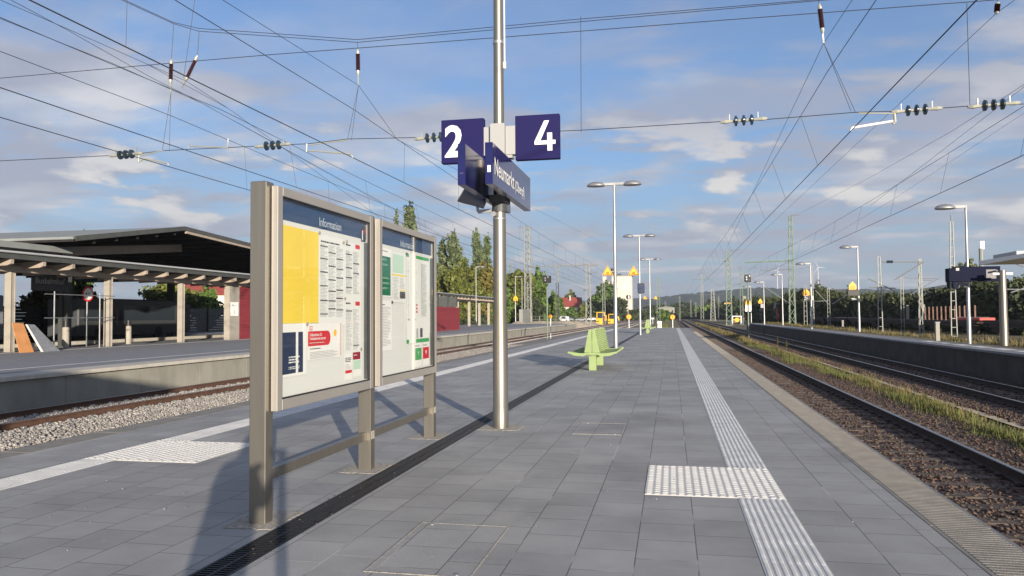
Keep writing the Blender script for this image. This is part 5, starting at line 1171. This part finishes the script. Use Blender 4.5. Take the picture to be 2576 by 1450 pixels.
g = MB(); g.box(q0.x+.3, q0.x+.42, p.y-1.26, p.y-1.251, z1_-.16, z1_-.05); g.build('camera_box', 'box', dbo)
g = MB(); g.tube([(p.x, p.y-.85, z1_-.2), (p.x, p.y, z1_-.2)], .05, 8); g.tube([(q1.x-.02, p.y-1.0, z1_-.2), (at(2527, 870, Z=RT).x, p.y-1.6, z1_-.2)], .04, 8); g.build('mounting_bracket', 'galv', dbo)
ls = thing('loudspeaker', 'grey loudspeaker under the blue display board on the right', 'loudspeaker', (p.x-.4, p.y-.3, z0_-.3)); c0 = at(2420, 717, Y=p.y-.3); g = MB(); g.tube([(c0.x+.2, c0.y, c0.z), (c0.x, c0.y, c0.z), (c0.x-.25, c0.y-.1, c0.z)], [.07, .12, .17], 16); g.build('horn', 'wgrey', ls, smooth=True); g = MB(); g.bar((c0.x+.2, c0.y, c0.z-.1), (p.x, p.y, c0.z-.12), .04, .05); g.build('bracket', 'galv', ls)
def house_sign(label, u, v, wpx, vb, Y, post=None, zp=None, group='orange warning triangles'):
    """orange triangle on top of an orange rectangle"""
    t_ = at(u, v, Y=Y); s = abs(at(u+wpx/2, v, Y=Y).x-at(u-wpx/2, v, Y=Y).x); zb = at(u, vb, Y=Y).z; h = t_.z-zb
    t = thing('warning_triangle', label, 'warning sign', (t_.x, Y, zb), group); x = t_.x
    g = MB(); g.prism([(x-s/2, Y, zb+h*.5), (x+s/2, Y, zb+h*.5), (x, Y, t_.z)], (0, .04, 0)); g.build('plate', 'orange', t); g = MB(); g.prism([(x-s*.3, Y-.004, zb+h*.56), (x+s*.3, Y-.004, zb+h*.56), (x, Y-.004, t_.z-h*.13)], (0, .003, 0)); g.build('face', 'oyel', t)
    g = MB(); g.box(x-s/2, x+s/2, Y, Y+.04, zb, zb+h*.49); g.build('text_plate', 'orange', t)
    g = MB(); [g.box(x-s*.36, x+s*.36, Y-.004, Y-.001, zb+h*(.1+.12*k), zb+h*(.14+.12*k)) for k in range(3)]; tag(g.build('print', 'ink', t), kind='stuff'); return t
Yd = at(2042, 828, Z=RT).y; house_sign('orange warning triangle over the black number 5 sign', 2027.5, 726, 17, 743.5, Yd-.1)
Ye = at(2163, 835, Z=RT).y; house_sign('largest right-hand orange warning triangle, on the lamp above a dark box', 2144.5, 708, 18.5, 728.7, Ye-.1)
Yb = at(1923, 816.7, Z=RT).y; house_sign('tiny orange warning triangle on the lamp with the white box', 1912.7, 751.7, 10, 763.6, Yb-.1)
Ya = at(1297, 813.5, Z=LT).y; house_sign('orange warning triangle on the farther left platform lamp', 1297, 744, 11, 756.5, Ya-.15)
a_ = at(2021, 755.5, Y=Yd-.08); b_ = at(2040, 744.5, Y=Yd-.08); s5 = thing('track_number_sign', 'black square sign with a white 5 on the fourth right-hand lamp', 'sign', (a_.x, Yd-.1, a_.z), 'blue track number signs')
g = MB(); g.bbox(a_.x, b_.x, Yd-.12, Yd-.06, a_.z, b_.z, .01); g.build('panel', 'black', s5); text('numeral', '5', .52, (a_.x+.08, Yd-.121, a_.z+.04), (1, 0, 0), UZ, 'white', s5, .004, .012)
g = MB(); g.bbox(b_.x+.02, b_.x+.16, Yd-.2, Yd-.1, a_.z, b_.z, .01); g.build('side_box', 'white', s5)
a_ = at(2131, 741.5, Y=Ye-.05); b_ = at(2160, 729, Y=Ye-.05); s_ = thing('train_display', 'dark box display under the largest right-hand orange triangle', 'display', (a_.x, Ye, a_.z)); g = MB(); g.bbox(a_.x, b_.x, Ye-.3, Ye-.05, a_.z-.1, b_.z, .02); g.build('housing', 'black', s_); g = MB(); g.tube([(a_.x+.7, Ye, a_.z-.35), (a_.x+.3, Ye, a_.z-.32)], [.05, .11], 10); g.build('loudspeaker', 'galv', s_)
a_ = at(1915, 775, Y=Yb); s_ = thing('relay_box', 'small grey box low on the lamp with the tiny orange sign', 'box', tuple(a_)); g = MB(); g.bbox(a_.x-.1, a_.x+.25, Yb-.25, Yb-.1, a_.z, a_.z+.5, .01); g.build('housing', 'box', s_)
# signals
def signal(label, x, y, z0, zt, w, h, twin=False):
    t = thing('railway_signal', label, 'signal', (x, y, z0), 'dark railway signals')
    g = MB(); g.tube([(x, y, z0), (x, y, zt-h)], .07, 8); g.build('post', 'lattice', t); g = MB(); g.bbox(x-w/2, x+w/2, y-.15, y+.15, zt-h, zt, .03); g.build('signal_head', 'black', t)
    g = MB(); [g.tube([(x+a, y-.16, zt-h*b), (x+a, y-.30, zt-h*b)], .07, 10) for a, b in ((-.12, .35), (-.12, .65), (.15, .2))]; g.build('lamp_hood', 'galv', t); return t
p = at(1377, 853.5, Z=-.8); signal('dark square railway signal on a thin post between the left-hand tracks', p.x, p.y, -.8, at(1377, 694, Y=p.y).z, at(1388, 700, Y=p.y).x-at(1367, 700, Y=p.y).x, (at(1377, 694, Y=p.y)-at(1377, 712, Y=p.y)).z)
p = at(1882.5, 850, Z=-.8); signal('dark square railway signal on a thin rusty post in the weeds at right', 6.9, 74, -.8, at(1882.5, 691, Y=74).z, at(1891, 700, Y=74).x-at(1875, 700, Y=74).x, (at(1880, 691, Y=74)-at(1880, 710, Y=74)).z)
# white plates on the right signal post
c0 = at(1876, 790, Y=73.7); t = thing('signal_plate', 'white upright plates with orange tops on the thin right-hand signal post', 'sign', (c0.x, 73.7, .8))
for u0, u1 in ((1875, 1880), (1883.5, 1889)):
    a_ = at(u0, 784, Y=73.8); b_ = at(u1, 767.5, Y=73.8); g = MB(); g.box(a_.x, b_.x, 73.75, 73.8, a_.z, b_.z); g.build('plate', 'white', t)
    g = MB(); g.prism([(a_.x, 73.75, b_.z+.02), (b_.x, 73.75, b_.z+.02), ((a_.x+b_.x)/2, 73.75, b_.z+.5)], (0, .05, 0)); g.build('orange_cap', 'orange', t)
# round number discs
def disc(label, u, v, r, Y, zf, big=False):
    p = at(u, v, Y=Y); R_ = abs(at(u+r, v, Y=Y).x-p.x); t = thing('round_signal_disc', label, 'sign', (p.x, Y, zf), 'round orange number discs')
    def ring(rr, yy, m, nm): g = MB(); g.tube([(p.x, yy, p.z), (p.x, yy+.02, p.z)], rr, 26); g.build(nm, m, t)
    ring(R_, Y, 'orim', 'rim'); ring(R_*.82, Y-.012, 'ink', 'ring'); ring(R_*.76, Y-.022, 'oyel', 'face')
    g = MB(); g.box(p.x-R_*.13, p.x+R_*.13, Y-.03, Y-.023, p.z-R_*.5, p.z+R_*.5); g.build('numeral', 'ink', t); g = MB(); g.tube([(p.x, Y+.05, zf), (p.x, Y+.05, p.z+R_*.8)], .05, 8); g.build('post', 'white', t); return t
disc('round orange disc with a black bar beside the first lamp pole', 1582, 797.5, 6.6, 98, -.86); disc('round orange disc with a black bar left of the vanishing rails', 1692, 798, 6.4, 100, -.86); disc('round orange disc on the left signal post', 1384.5, 796.5, 5, 77, -.86)
p = at(1580.5, 747.5, Y=98); t = thing('dwarf_mirror', 'black round mirror box on the post above the orange disc', 'mirror', (p.x, 98, .8)); g = MB(); g.bbox(p.x-.28, p.x+.28, 98.1, 98.35, p.z-.24, p.z+.24, .1); g.build('housing', 'black', t); g = MB(); g.box(p.x-.02, p.x+.14, 98.07, 98.095, p.z-.18, p.z+.08); g.tube([(p.x+.05, 98.05, p.z+.14), (p.x+.05, 98.09, p.z+.14)], .06, 8); g.build('reflector', 'white', t); g = MB(); g.tube([(p.x-.05, 98.2, -.86), (p.x-.05, 98.2, p.z-.24)], .05, 8); g.build('post', 'lattice_g', t)
p = at(1642, 800.5, Y=95); t = thing('name_plate', 'small white sign plate on a thin post at the end of the platform', 'sign', (p.x, 95, -.86)); g = MB(); g.box(p.x-.17, p.x+.17, 94.98, 95, p.z-.13, p.z+.13); g.build('plate', 'white', t); g = MB(); [g.box(p.x-.12, p.x+.12, 94.972, 94.978, p.z-.06+k*.07, p.z-.03+k*.07) for k in range(2)]; g.build('print', 'inkg', t); g = MB(); g.tube([(p.x, 95.03, -.86), (p.x, 95.03, p.z)], .025, 6); g.build('post', 'white', t)
for i, u in enumerate((1656.5, 1662)):
    p = at(u, 816, Y=93); g = MB(); t = thing('marker_post', ['left white concrete marker post at the platform end', 'right white concrete marker post at the platform end'][i], 'bollard', (p.x, 93, -.86), 'white marker posts'); g.bbox(p.x-.11, p.x+.11, 92.9, 93.1, -.86, at(u, 808, Y=93).z, .02); g.build('shaft', 'white', t); g = MB(); g.box(p.x-.06, p.x+.06, 92.89, 92.899, .2, .5); g.build('plate', 'box', t)
# railing beyond the left platform
a_ = at(1337, 813, Z=LT); rl = thing('steel_railing', 'pale steel railing left of the dark signal on the left platform', 'railing', tuple(a_)); Yr = a_.y; xs_ = [at(u, 800, Y=Yr).x for u in (1337, 1357, 1387, 1413, 1427)]
for x_ in xs_: g = MB(); g.tube([(x_, Yr, LT), (x_, Yr, LT+1.3)], .035, 6); g.build('post', 'galv', rl)
g = MB(); [g.tube([(xs_[0], Yr, LT+z), (xs_[-1], Yr, LT+z)], .035, 6) for z in (.65, 1.3)]; g.build('rail', 'galv', rl)
# sand heap
g = MB(); nx, ny = 16, 40; r_ = random.Random(4)
vs = []
for j in range(ny+1):
    for i in range(nx+1):
        y = 131+j*2.6; x = -16.0-i*.9; e = min(1, j/5)*min(1, i/3)*min(1, (ny-j)/8)*min(1, (nx-i)/3+.3); vs.append((x+.3*math.sin(y*.3), y, -.84+e*(1.5-.012*(y-131))*(.85+.15*math.sin(x*1.3+y*.4))+r_.uniform(0, .06)))
g.add(vs, [(j*(nx+1)+i, j*(nx+1)+i+1, (j+1)*(nx+1)+i+1, (j+1)*(nx+1)+i) for j in range(ny) for i in range(nx)])
o = g.build('sand_heap', 'sand', None, smooth=True); tag(o, kind='structure')
# excavators
def excavator(label, u, vb, wpx, Y, boom):
    p = at(u, vb, Y=Y); s = abs(at(u+wpx/2, vb, Y=Y).x-at(u-wpx/2, vb, Y=Y).x)/3.0; z = -.86; x = p.x
    t = thing('excavator', label, 'excavator', (x, Y, z), 'yellow excavators'); B = lambda g, a, b, c, d, e, f, k=.05: g.bbox(x+a*s, x+b*s, Y+c*s, Y+d*s, z+e*s, z+f*s, k)
    for q in (-1.5, .95): g = MB(); B(g, q, q+.55, -1.6, 1.8, 0, .85, .15); g.build('crawler_track', 'dk', t)
    g = MB(); B(g, -.5, .5, -2.1, -1.7, .1, 1.2, .1); B(g, -1.3, 1.3, -2.0, -1.75, .15, .8, .1); g.build('dozer_blade', 'exc', t)
    g = MB(); B(g, -1.35, 1.35, -1.2, 1.9, .95, 1.75, .12); g.build('upper_body', 'exc', t)
    g = MB(); B(g, -1.2, -.95, -1.1, .2, 1.76, 3.1); B(g, .7, .95, -1.1, .2, 1.76, 3.1); B(g, -1.25, 1.0, -1.2, .4, 3.11, 3.35, .08); g.build('cab_frame', 'exc', t); g = MB(); B(g, -.94, .69, -1.0, .1, 1.77, 3.1, .02); g.build('cab_glass', 'window', t)
    g = MB(); pts = [(x+q[0]*s, Y+q[1]*s, z+q[2]*s) for q in boom]; [g.bar(pts[i], pts[i+1], .35*s, .4*s) for i in range(len(pts)-1)]; g.build('boom', 'exc', t)
    g = MB(); e = pts[-1]; g.prism([(e[0]-.4*s, e[1], e[2]), (e[0]+.4*s, e[1], e[2]), (e[0]+.3*s, e[1], e[2]-.7*s), (e[0]-.3*s, e[1], e[2]-.7*s)], (0, .6*s, 0)); g.build('bucket', 'dk', t)
excavator('yellow excavator facing the camera, left and nearer of the two', 1513, 812, 29, 190, [(1.1, -.2, 1.8), (1.35, -1.8, 2.3), (1.2, -2.8, 1.1)])
excavator('yellow excavator standing sideways behind, right one of the two', 1540, 808, 23, 205, [(1.1, 0, 1.6), (2.0, -.6, 2.4), (2.3, -.8, 1.2)])
# cars
def car(label, u, Y, m, L=4.3, z=-.8, van=False):
    x = at(u, 800, Y=Y).x; t = thing('parked_car', label, 'car', (x, Y, z), 'cars parked beyond the left platform'); h = 1.9 if van else 1.42
    pr = [(-L/2, .3), (-L/2, .75), (-L/2+.15, .9), (-L*.27, .97), (-L*.12, h), (L*.2, h), (L*.36, .98), (L/2-.05, .9), (L/2, .6), (L/2, .3)] if not van else [(-L/2, .3), (-L/2, 1.0), (-L*.4, 1.2), (-L*.3, h), (L/2-.1, h), (L/2, .3)]
    g = MB(); g.prism([(x+a, Y-.85, z+b) for a, b in pr], (0, 1.7, 0)); g.build('body', m, t)
    g = MB(); g.prism([(x+a, Y-.86, z+b) for a, b in ((-L*.24, 1.0), (-L*.12, h-.08), (L*.18, h-.08), (L*.31, 1.0))], (0, .005, 0)); g.build('window', 'window', t)
    for q in (-L*.31, L*.31): g = MB(); g.tube([(x+q, Y-.87, z+.31), (x+q, Y-.6, z+.31)], .31, 12); g.build('wheel', 'rubber', t)
M['car_silver'] = mat('car_silver', (.5, .52, .54), .3, .6, coat=.5); M['car_white'] = mat('car_white', (.7, .7, .7), .35, coat=.5); M['car_red'] = mat('car_red', (.4, .05, .05), .35, coat=.5); M['car_dark'] = mat('car_dark', (.05, .055, .06), .35, coat=.5)
car('white van parked left of the other cars', 1417, 300, 'car_white', 4.6, van=True); car('grey car second from the left by the sand', 1430, 310, 'car_silver', 4.2); car('dark car between the grey and silver cars', 1446, 318, 'car_dark', 4.0)
car('silver car, most visible one behind the sand heap', 1463, 300, 'car_silver', 4.5); car('white car behind the lattice mast foot', 1489, 330, 'car_white', 4.2); car('reddish car right of the lattice mast foot', 1500, 335, 'car_red', 4.2)

# ============================================================ FREIGHT TRAIN, LOCOMOTIVE
WX = 30.0
def wagon(label, y, L, load=None):
    t = thing('flat_wagon', label, 'freight wagon', (WX, y+L/2, -.62), 'flat freight wagons on the far siding')
    g = MB(); g.bbox(WX-1.4, WX+1.4, y+.5, y+L-.5, .45, .72, .02); g.box(WX-1.3, WX-.9, y+1.5, y+L-1.5, .15, .449); g.build('deck', 'wagon', t)
    for yy in (y+2.2, y+4.0, y+L-4.0, y+L-2.2): g = MB(); g.tube([(WX-.85, yy, -.16), (WX-.7, yy, -.16)], .46, 16); g.build('wheel', 'wagon', t)
    for a in (y+1.7, y+L-4.5): g = MB(); g.box(WX-1.1, WX-.9, a, a+2.8, -.3, .15); g.build('bogie', 'wagon', t)
    if load == 'rail': g = MB(); g.box(WX-1.42, WX-1.3, y+.6, y+L-.6, .721, .78); g.build('edge_rail', 'ink', t)
    if load == 'stakes':
        for k in range(12): g = MB(); yy = y+1+k*(L-2)/11; g.box(WX-1.38, WX-1.25, yy, yy+.13, .721, 2.2); g.build('stake', 'wagon_stake', t)
    return t
M['wagon_stake'] = mat('stake', (.22, .12, .09), .8, var=.5, scale=2); M['redload'] = mat('red_load', (.55, .1, .08), .7, var=.2, scale=1); M['pinkload'] = mat('faded_edge', (.35, .2, .19), .8)
yl = 46
for i, (L, ld, lb) in enumerate(((17, 'rail', 'dark flat wagon carrying red stacked bars, nearest at the right'), (17, 'rail', 'dark flat wagon behind the thick ladder mast'), (17, 'stakes', 'dark flat wagon with upright wooden stakes'), (19, None, 'dark flat wagon left of the wagon with stakes'), (19, None, 'dark flat wagon behind the fifth lamp'), (19, None, 'dark flat wagon right of the big green mast'), (19, None, 'dark flat wagon nearest the red locomotive'))):
    wagon(lb, yl, L, ld); yl += L+.6
def load(label, u0, u1, v0, v1, m, X=29.3):
    a_ = at(u0, v1, X=X); b_ = at(u1, v1, X=X); zt = at((u0+u1)/2, v0, X=X).z; t = thing('wagon_load', label, 'load', ((X), (a_.y+b_.y)/2, .73), 'loads on the flat wagons'); g = MB(); y0, y1 = sorted((a_.y, b_.y)); h = zt-.73
    g.bbox(X-.7, X+.7, y0, y1, .73, max(zt, .85), .06); g.build('stack', m, t); g = MB(); [g.box(X-.72, X+.72, y0+(y1-y0)*q, y0+(y1-y0)*q+.1, max(zt, .85)+.001, max(zt, .85)+.06) for q in (.2, .5, .8)]; g.build('strap', 'ink', t)
load('stack of red bars on the nearest flat wagon', 2410, 2484, 799, 808, 'redload'); load('faded pinkish load on the wagon behind the fifth lamp', 2109, 2152, 800, 806, 'pinkload')
for i, u in enumerate((2284, 2324)):
    q = at(u, 800, X=29); t = thing('wagon_end_post', ['pale end post left on the wagon with stakes', 'pale end post right on the wagon with stakes'][i], 'post', (29, q.y, .73), 'pale wagon end posts'); g = MB(); g.box(28.9, 29.15, q.y, q.y+.25, .73, 2.5); g.build('post', 'concrete', t)
q0 = at(1955, 800, Y=200); q1 = at(1977, 800, Y=200); lo = thing('locomotive', 'red-fronted locomotive with pale cab roof beyond the right platform', 'locomotive', ((q0.x+q1.x)/2, 200, -.6)); zb, zt = at(1965, 801, Y=200).z, at(1965, 775, Y=200).z
x0, x1 = q0.x, q1.x
g = MB(); g.bbox(x0, x1, 200, 202, zb-.3, zt, .15); g.build('front', 'loco', lo); g = MB(); g.box(x0+.2, x1-.2, 199.96, 199.99, zb+1.0, zb+1.25); g.build('stripe', 'white', lo); g = MB(); [g.tube([(x0+a, 199.9, zb+.75), (x0+a, 199.99, zb+.75)], .14, 10) for a in (.35, x1-x0-.35)]; g.build('headlight', 'white', lo)
g = MB(); g.prism([(x0-.2, 202.1, zt-.2), (x1-.3, 202.1, zt-.2), (x1-.5, 202.1, zt+1.2), (x0, 202.1, zt+1.2)], (0, 3, 0)); g.build('cab', 'box', lo); g = MB(); g.box(x0+.1, x1-.7, 202.05, 202.09, zt+.25, zt+.95); g.build('cab_window', 'window', lo)
g = MB(); g.bbox(x0+.1, x1-.3, 205.2, 216, zb-.3, zt, .1); g.build('rear_hood', 'wgrey', lo); g = MB(); [g.tube([(x0+.15, 201+k*3, -.2), (x0+.3, 201+k*3, -.2)], .45, 12) for k in range(5)]; g.build('wheel', 'black', lo)
q0 = at(1921, 795, Y=212); q1 = at(1954, 795, Y=212); gw = thing('grey_wagon', 'grey covered wagon coupled left of the red locomotive', 'freight wagon', ((q0.x+q1.x)/2, 212, -.6)); g = MB(); g.bbox(q0.x, q1.x, 217, 222, -.1, at(1940, 777, Y=217).z, .1); g.build('body', 'wgrey', gw); g = MB(); [g.tube([(q0.x+a, 216.9, -.2), (q0.x+a, 217.1, -.2)], .45, 12) for a in (.8, 2.6)]; g.build('wheel', 'black', gw)
# buffer stop frame at the end of the right platform
a_ = at(1939.5*1, 812, Y=118); q0 = at(1939, 813, Y=117); 
p0 = at(1940.5, 812, Y=117); c_ = [at(u, v, Y=117) for u, v in ((1849-8, 812), (1869-6, 812), (1869-6, 792), (1849-8, 792))]
fr = thing('barrier_frame', 'small white frame with an orange cross panel at the end of the right platform', 'barrier', (c_[0].x, 117, RT))
xa, xb = at(1849-7.5, 800, Y=117).x, at(1866, 800, Y=117).x; za = RT; zb_ = at(1850, 795, Y=117).z
g = MB(); g.box(xa, xa+.14, 117, 117.1, za, zb_); g.box(xb-.14, xb, 117, 117.1, za, zb_); g.box(xa+.14, xb-.14, 117, 117.1, zb_-.12, zb_); g.build('frame', 'white', fr); g = MB(); m_ = (xa+xb)/2; mz_ = (za+zb_)/2
g.tube([(m_, 117.02, mz_-.05), (m_, 117.06, mz_-.05)], .33, 16); g.bar((m_-.55, 117.04, mz_), (m_+.5, 117.04, mz_), .08); g.bar((m_-.35, 117.0, za+.05), (m_+.4, 117.0, zb_-.12), .05); g.build('cross_panel', 'orange', fr)
# far buildings
def shed(label, u0, u1, vt, Y, m, d=12, roof='roofgrey', z0=-.86):
    a_ = at(u0, vt, Y=Y); b_ = at(u1, vt, Y=Y); t = thing('far_building', label, 'building', ((a_.x+b_.x)/2, Y, z0), 'low buildings far down the line'); g = MB(); g.box(a_.x, b_.x, Y, Y+d, z0, a_.z); g.build('wall', m, t)
    g = MB(); g.prism([(a_.x-.3, Y-.3, a_.z+.01), (b_.x+.3, Y-.3, a_.z+.01), ((a_.x+b_.x)/2, Y-.3, a_.z+(b_.x-a_.x)*.07)], (0, d+.6, 0)); g.build('roof', roof, t); g = MB(); n = 4; [g.box(a_.x+(b_.x-a_.x)*(k+.3)/n, a_.x+(b_.x-a_.x)*(k+.6)/n, Y-.05, Y-.01, z0+(a_.z-z0)*.35, z0+(a_.z-z0)*.75) for k in range(n)]; tag(g.build('window', 'window', t), kind='stuff')
shed('long low grey shed far behind the platform end', 1656, 1697, 774, 500, 'concrete'); shed('small beige flat building near the vanishing rails', 1704, 1723, 788, 430, 'concrete'); shed('brownish hall behind the right-hand signal', 1868, 1895, 756, 330, 'wagon_stake', roof='wagon_stake'); shed('pale small block rising over the brownish hall', 1868, 1877, 745, 350, 'concrete'); shed('yellow roofed low building in the far distance at right', 1822, 1838, 762, 420, 'exc', 4, z0=3.0)
# radio tower with antennas, wind turbines
p = at(2470, 720, Y=150); t = thing('radio_tower', 'slim radio tower with white antennas rising at far right', 'tower', (p.x, 150, -.8)); g = MB(); g.tube([(p.x, 150, -.8), (p.x, 150, at(2470, 625, Y=150).z)], .35, 8); g.build('shaft', 'lattice_g', t)
for du in (-3, 3): a_ = at(2470+du, 618, Y=150); g = MB(); g.box(a_.x-.16, a_.x+.16, 149.8, 150.1, at(2470, 627, Y=150).z, at(2470, 607, Y=150).z); g.build('antenna', 'white', t)
def turbine(label, u, vh, Y, rot):
    p = at(u, vh, Y=Y); t = thing('wind_turbine', label, 'wind turbine', (p.x, Y, 0), 'wind turbines on the hills'); g = MB(); g.tube([(p.x, Y, 0), (p.x, Y, p.z)], [3, 1.6], 10); g.build('tower', 'turb', t); g = MB(); g.bbox(p.x-2, p.x+2, Y-5, Y+6, p.z-1.8, p.z+2, .5); g.build('nacelle', 'turb', t)
    for k in range(3): a = rot+k*2.094; g = MB(); g.tube([(p.x, Y-5.5, p.z), (p.x+8*math.cos(a), Y-5.5, p.z+8*math.sin(a)), (p.x+34*math.cos(a), Y-5.5, p.z+34*math.sin(a))], [.9, 1.4, .3], 6); g.build('blade', 'turb', t)
turbine('nearer wind turbine with clear blades above the dark trees', 2057.5, 673, 3900, 2.0); turbine('fainter wind turbine left of the big green mast', 1955, 680, 4100, 1.2)
# small post in the verge
for i, (u, vt, vb) in enumerate(((2358.5, 812, 858), (2120, 807, 822))):
    p = at(u, vb, Z=RT-.04); g = MB(); t = thing('verge_post', ['short grey post in the dry grass right of the platform', 'small white stump in the grass by the fifth lamp'][i], 'post', (p.x, p.y, RT-.04), 'short posts in the verge'); h = at(u, vt, Y=p.y).z; g.bbox(p.x-.09, p.x+.09, p.y-.09, p.y+.09, RT-.04, h, .01); g.build('shaft', 'concrete', t); g = MB(); g.bbox(p.x-.11, p.x+.11, p.y-.11, p.y+.11, h, h+.04, .01); g.build('cap', 'box', t)
g = MB(); g.bbox(0, .12, 0, .08, 0, .012, .002)

# ============================================================ OUT OF FRAME: the photographer and an unseen roof added behind him for its shade (they cast the shadows seen in the picture)
pe = thing('person', 'person standing behind the camera in a dark jacket holding up a phone', 'person', (-.2, -.42, 0))
def skin(name, chains, m, parent, sub=2):
    off = base(parent); me = bpy.data.meshes.new(name); vs = []; es = []; rs = []; key = {}
    for ch in chains:
        last = None
        for (x, y, z, r) in ch:
            k = (round(x, 3), round(y, 3), round(z, 3))
            if k not in key: key[k] = len(vs); vs.append((x-off.x-.2, y-off.y-.42, z-off.z)); rs.append(r)
            i = key[k]
            if last is not None and last != i: es.append((last, i))
            last = i
    me.from_pydata(vs, es, []); o = bpy.data.objects.new(name, me); COL.objects.link(o); o.parent = parent
    sk = o.modifiers.new('s', 'SKIN'); sv = me.skin_vertices[0].data if me.skin_vertices else None
    if sv is None: return o
    for i, r in enumerate(rs): sv[i].radius = (r, r*.8 if r > .1 else r)
    sv[0].use_root = True; su = o.modifiers.new('u', 'SUBSURF'); su.levels = sub; su.render_levels = sub
    bpy.context.view_layer.update(); ev = bpy.data.meshes.new_from_object(o.evaluated_get(bpy.context.evaluated_depsgraph_get())); o.modifiers.clear(); o.data = ev; ev.materials.clear(); ev.materials.append(M[m])
    return o
ch = [[(0, 0, .95, .19), (0, 0, 1.15, .19), (0, 0, 1.36, .2), (0, 0, 1.50, .07), (0, .02, 1.60, .085), (0, .02, 1.71, .095), (0, .02, 1.80, .05)]]
for s in (-1, 1):
    ch.append([(0, 0, .95, .19), (s*.1, 0, .86, .1), (s*.12, .02, .48, .065), (s*.13, 0, .09, .045), (s*.14, .14, .04, .035)])
    ch.append([(0, 0, 1.36, .2), (s*.19, 0, 1.40, .06), (s*.24, .06, 1.16, .048), (s*.13+.1, .25, 1.33, .035), (s*.09+.2, .31, 1.42, .028)])
M['mixskin'] = M['cloth']
try: skin('body', ch, 'cloth', pe)
except Exception as e: print('skin', e)
g = MB(); g.bbox(-.075, .075, -.035, -.022, 1.46, 1.535, .002); g.build('phone', 'black', pe)
cr = thing('shade_roof', 'unseen roof on steel columns added behind the photographer to shade the left platform', 'canopy', (-2.4, -20, 0))  # added out of view as a shade caster for the left platform wall
g = MB(); g.box(-4.6, -.6, -60, -5.6, 4.1, 4.5); g.build('roof', 'roofgrey', cr)
for y in (-7, -15, -23, -31, -39, -47, -55): g = MB(); g.box(-2.75, -2.45, y-.15, y+.15, 0, 4.1); g.build('column', 'steel', cr)

# ============================================================ HAZE
g = MB(); g.box(-1900, 1900, -90, 4300, -1.9, 330); hzo = g.build('haze', 'haze', None); tag(hzo, kind='stuff')
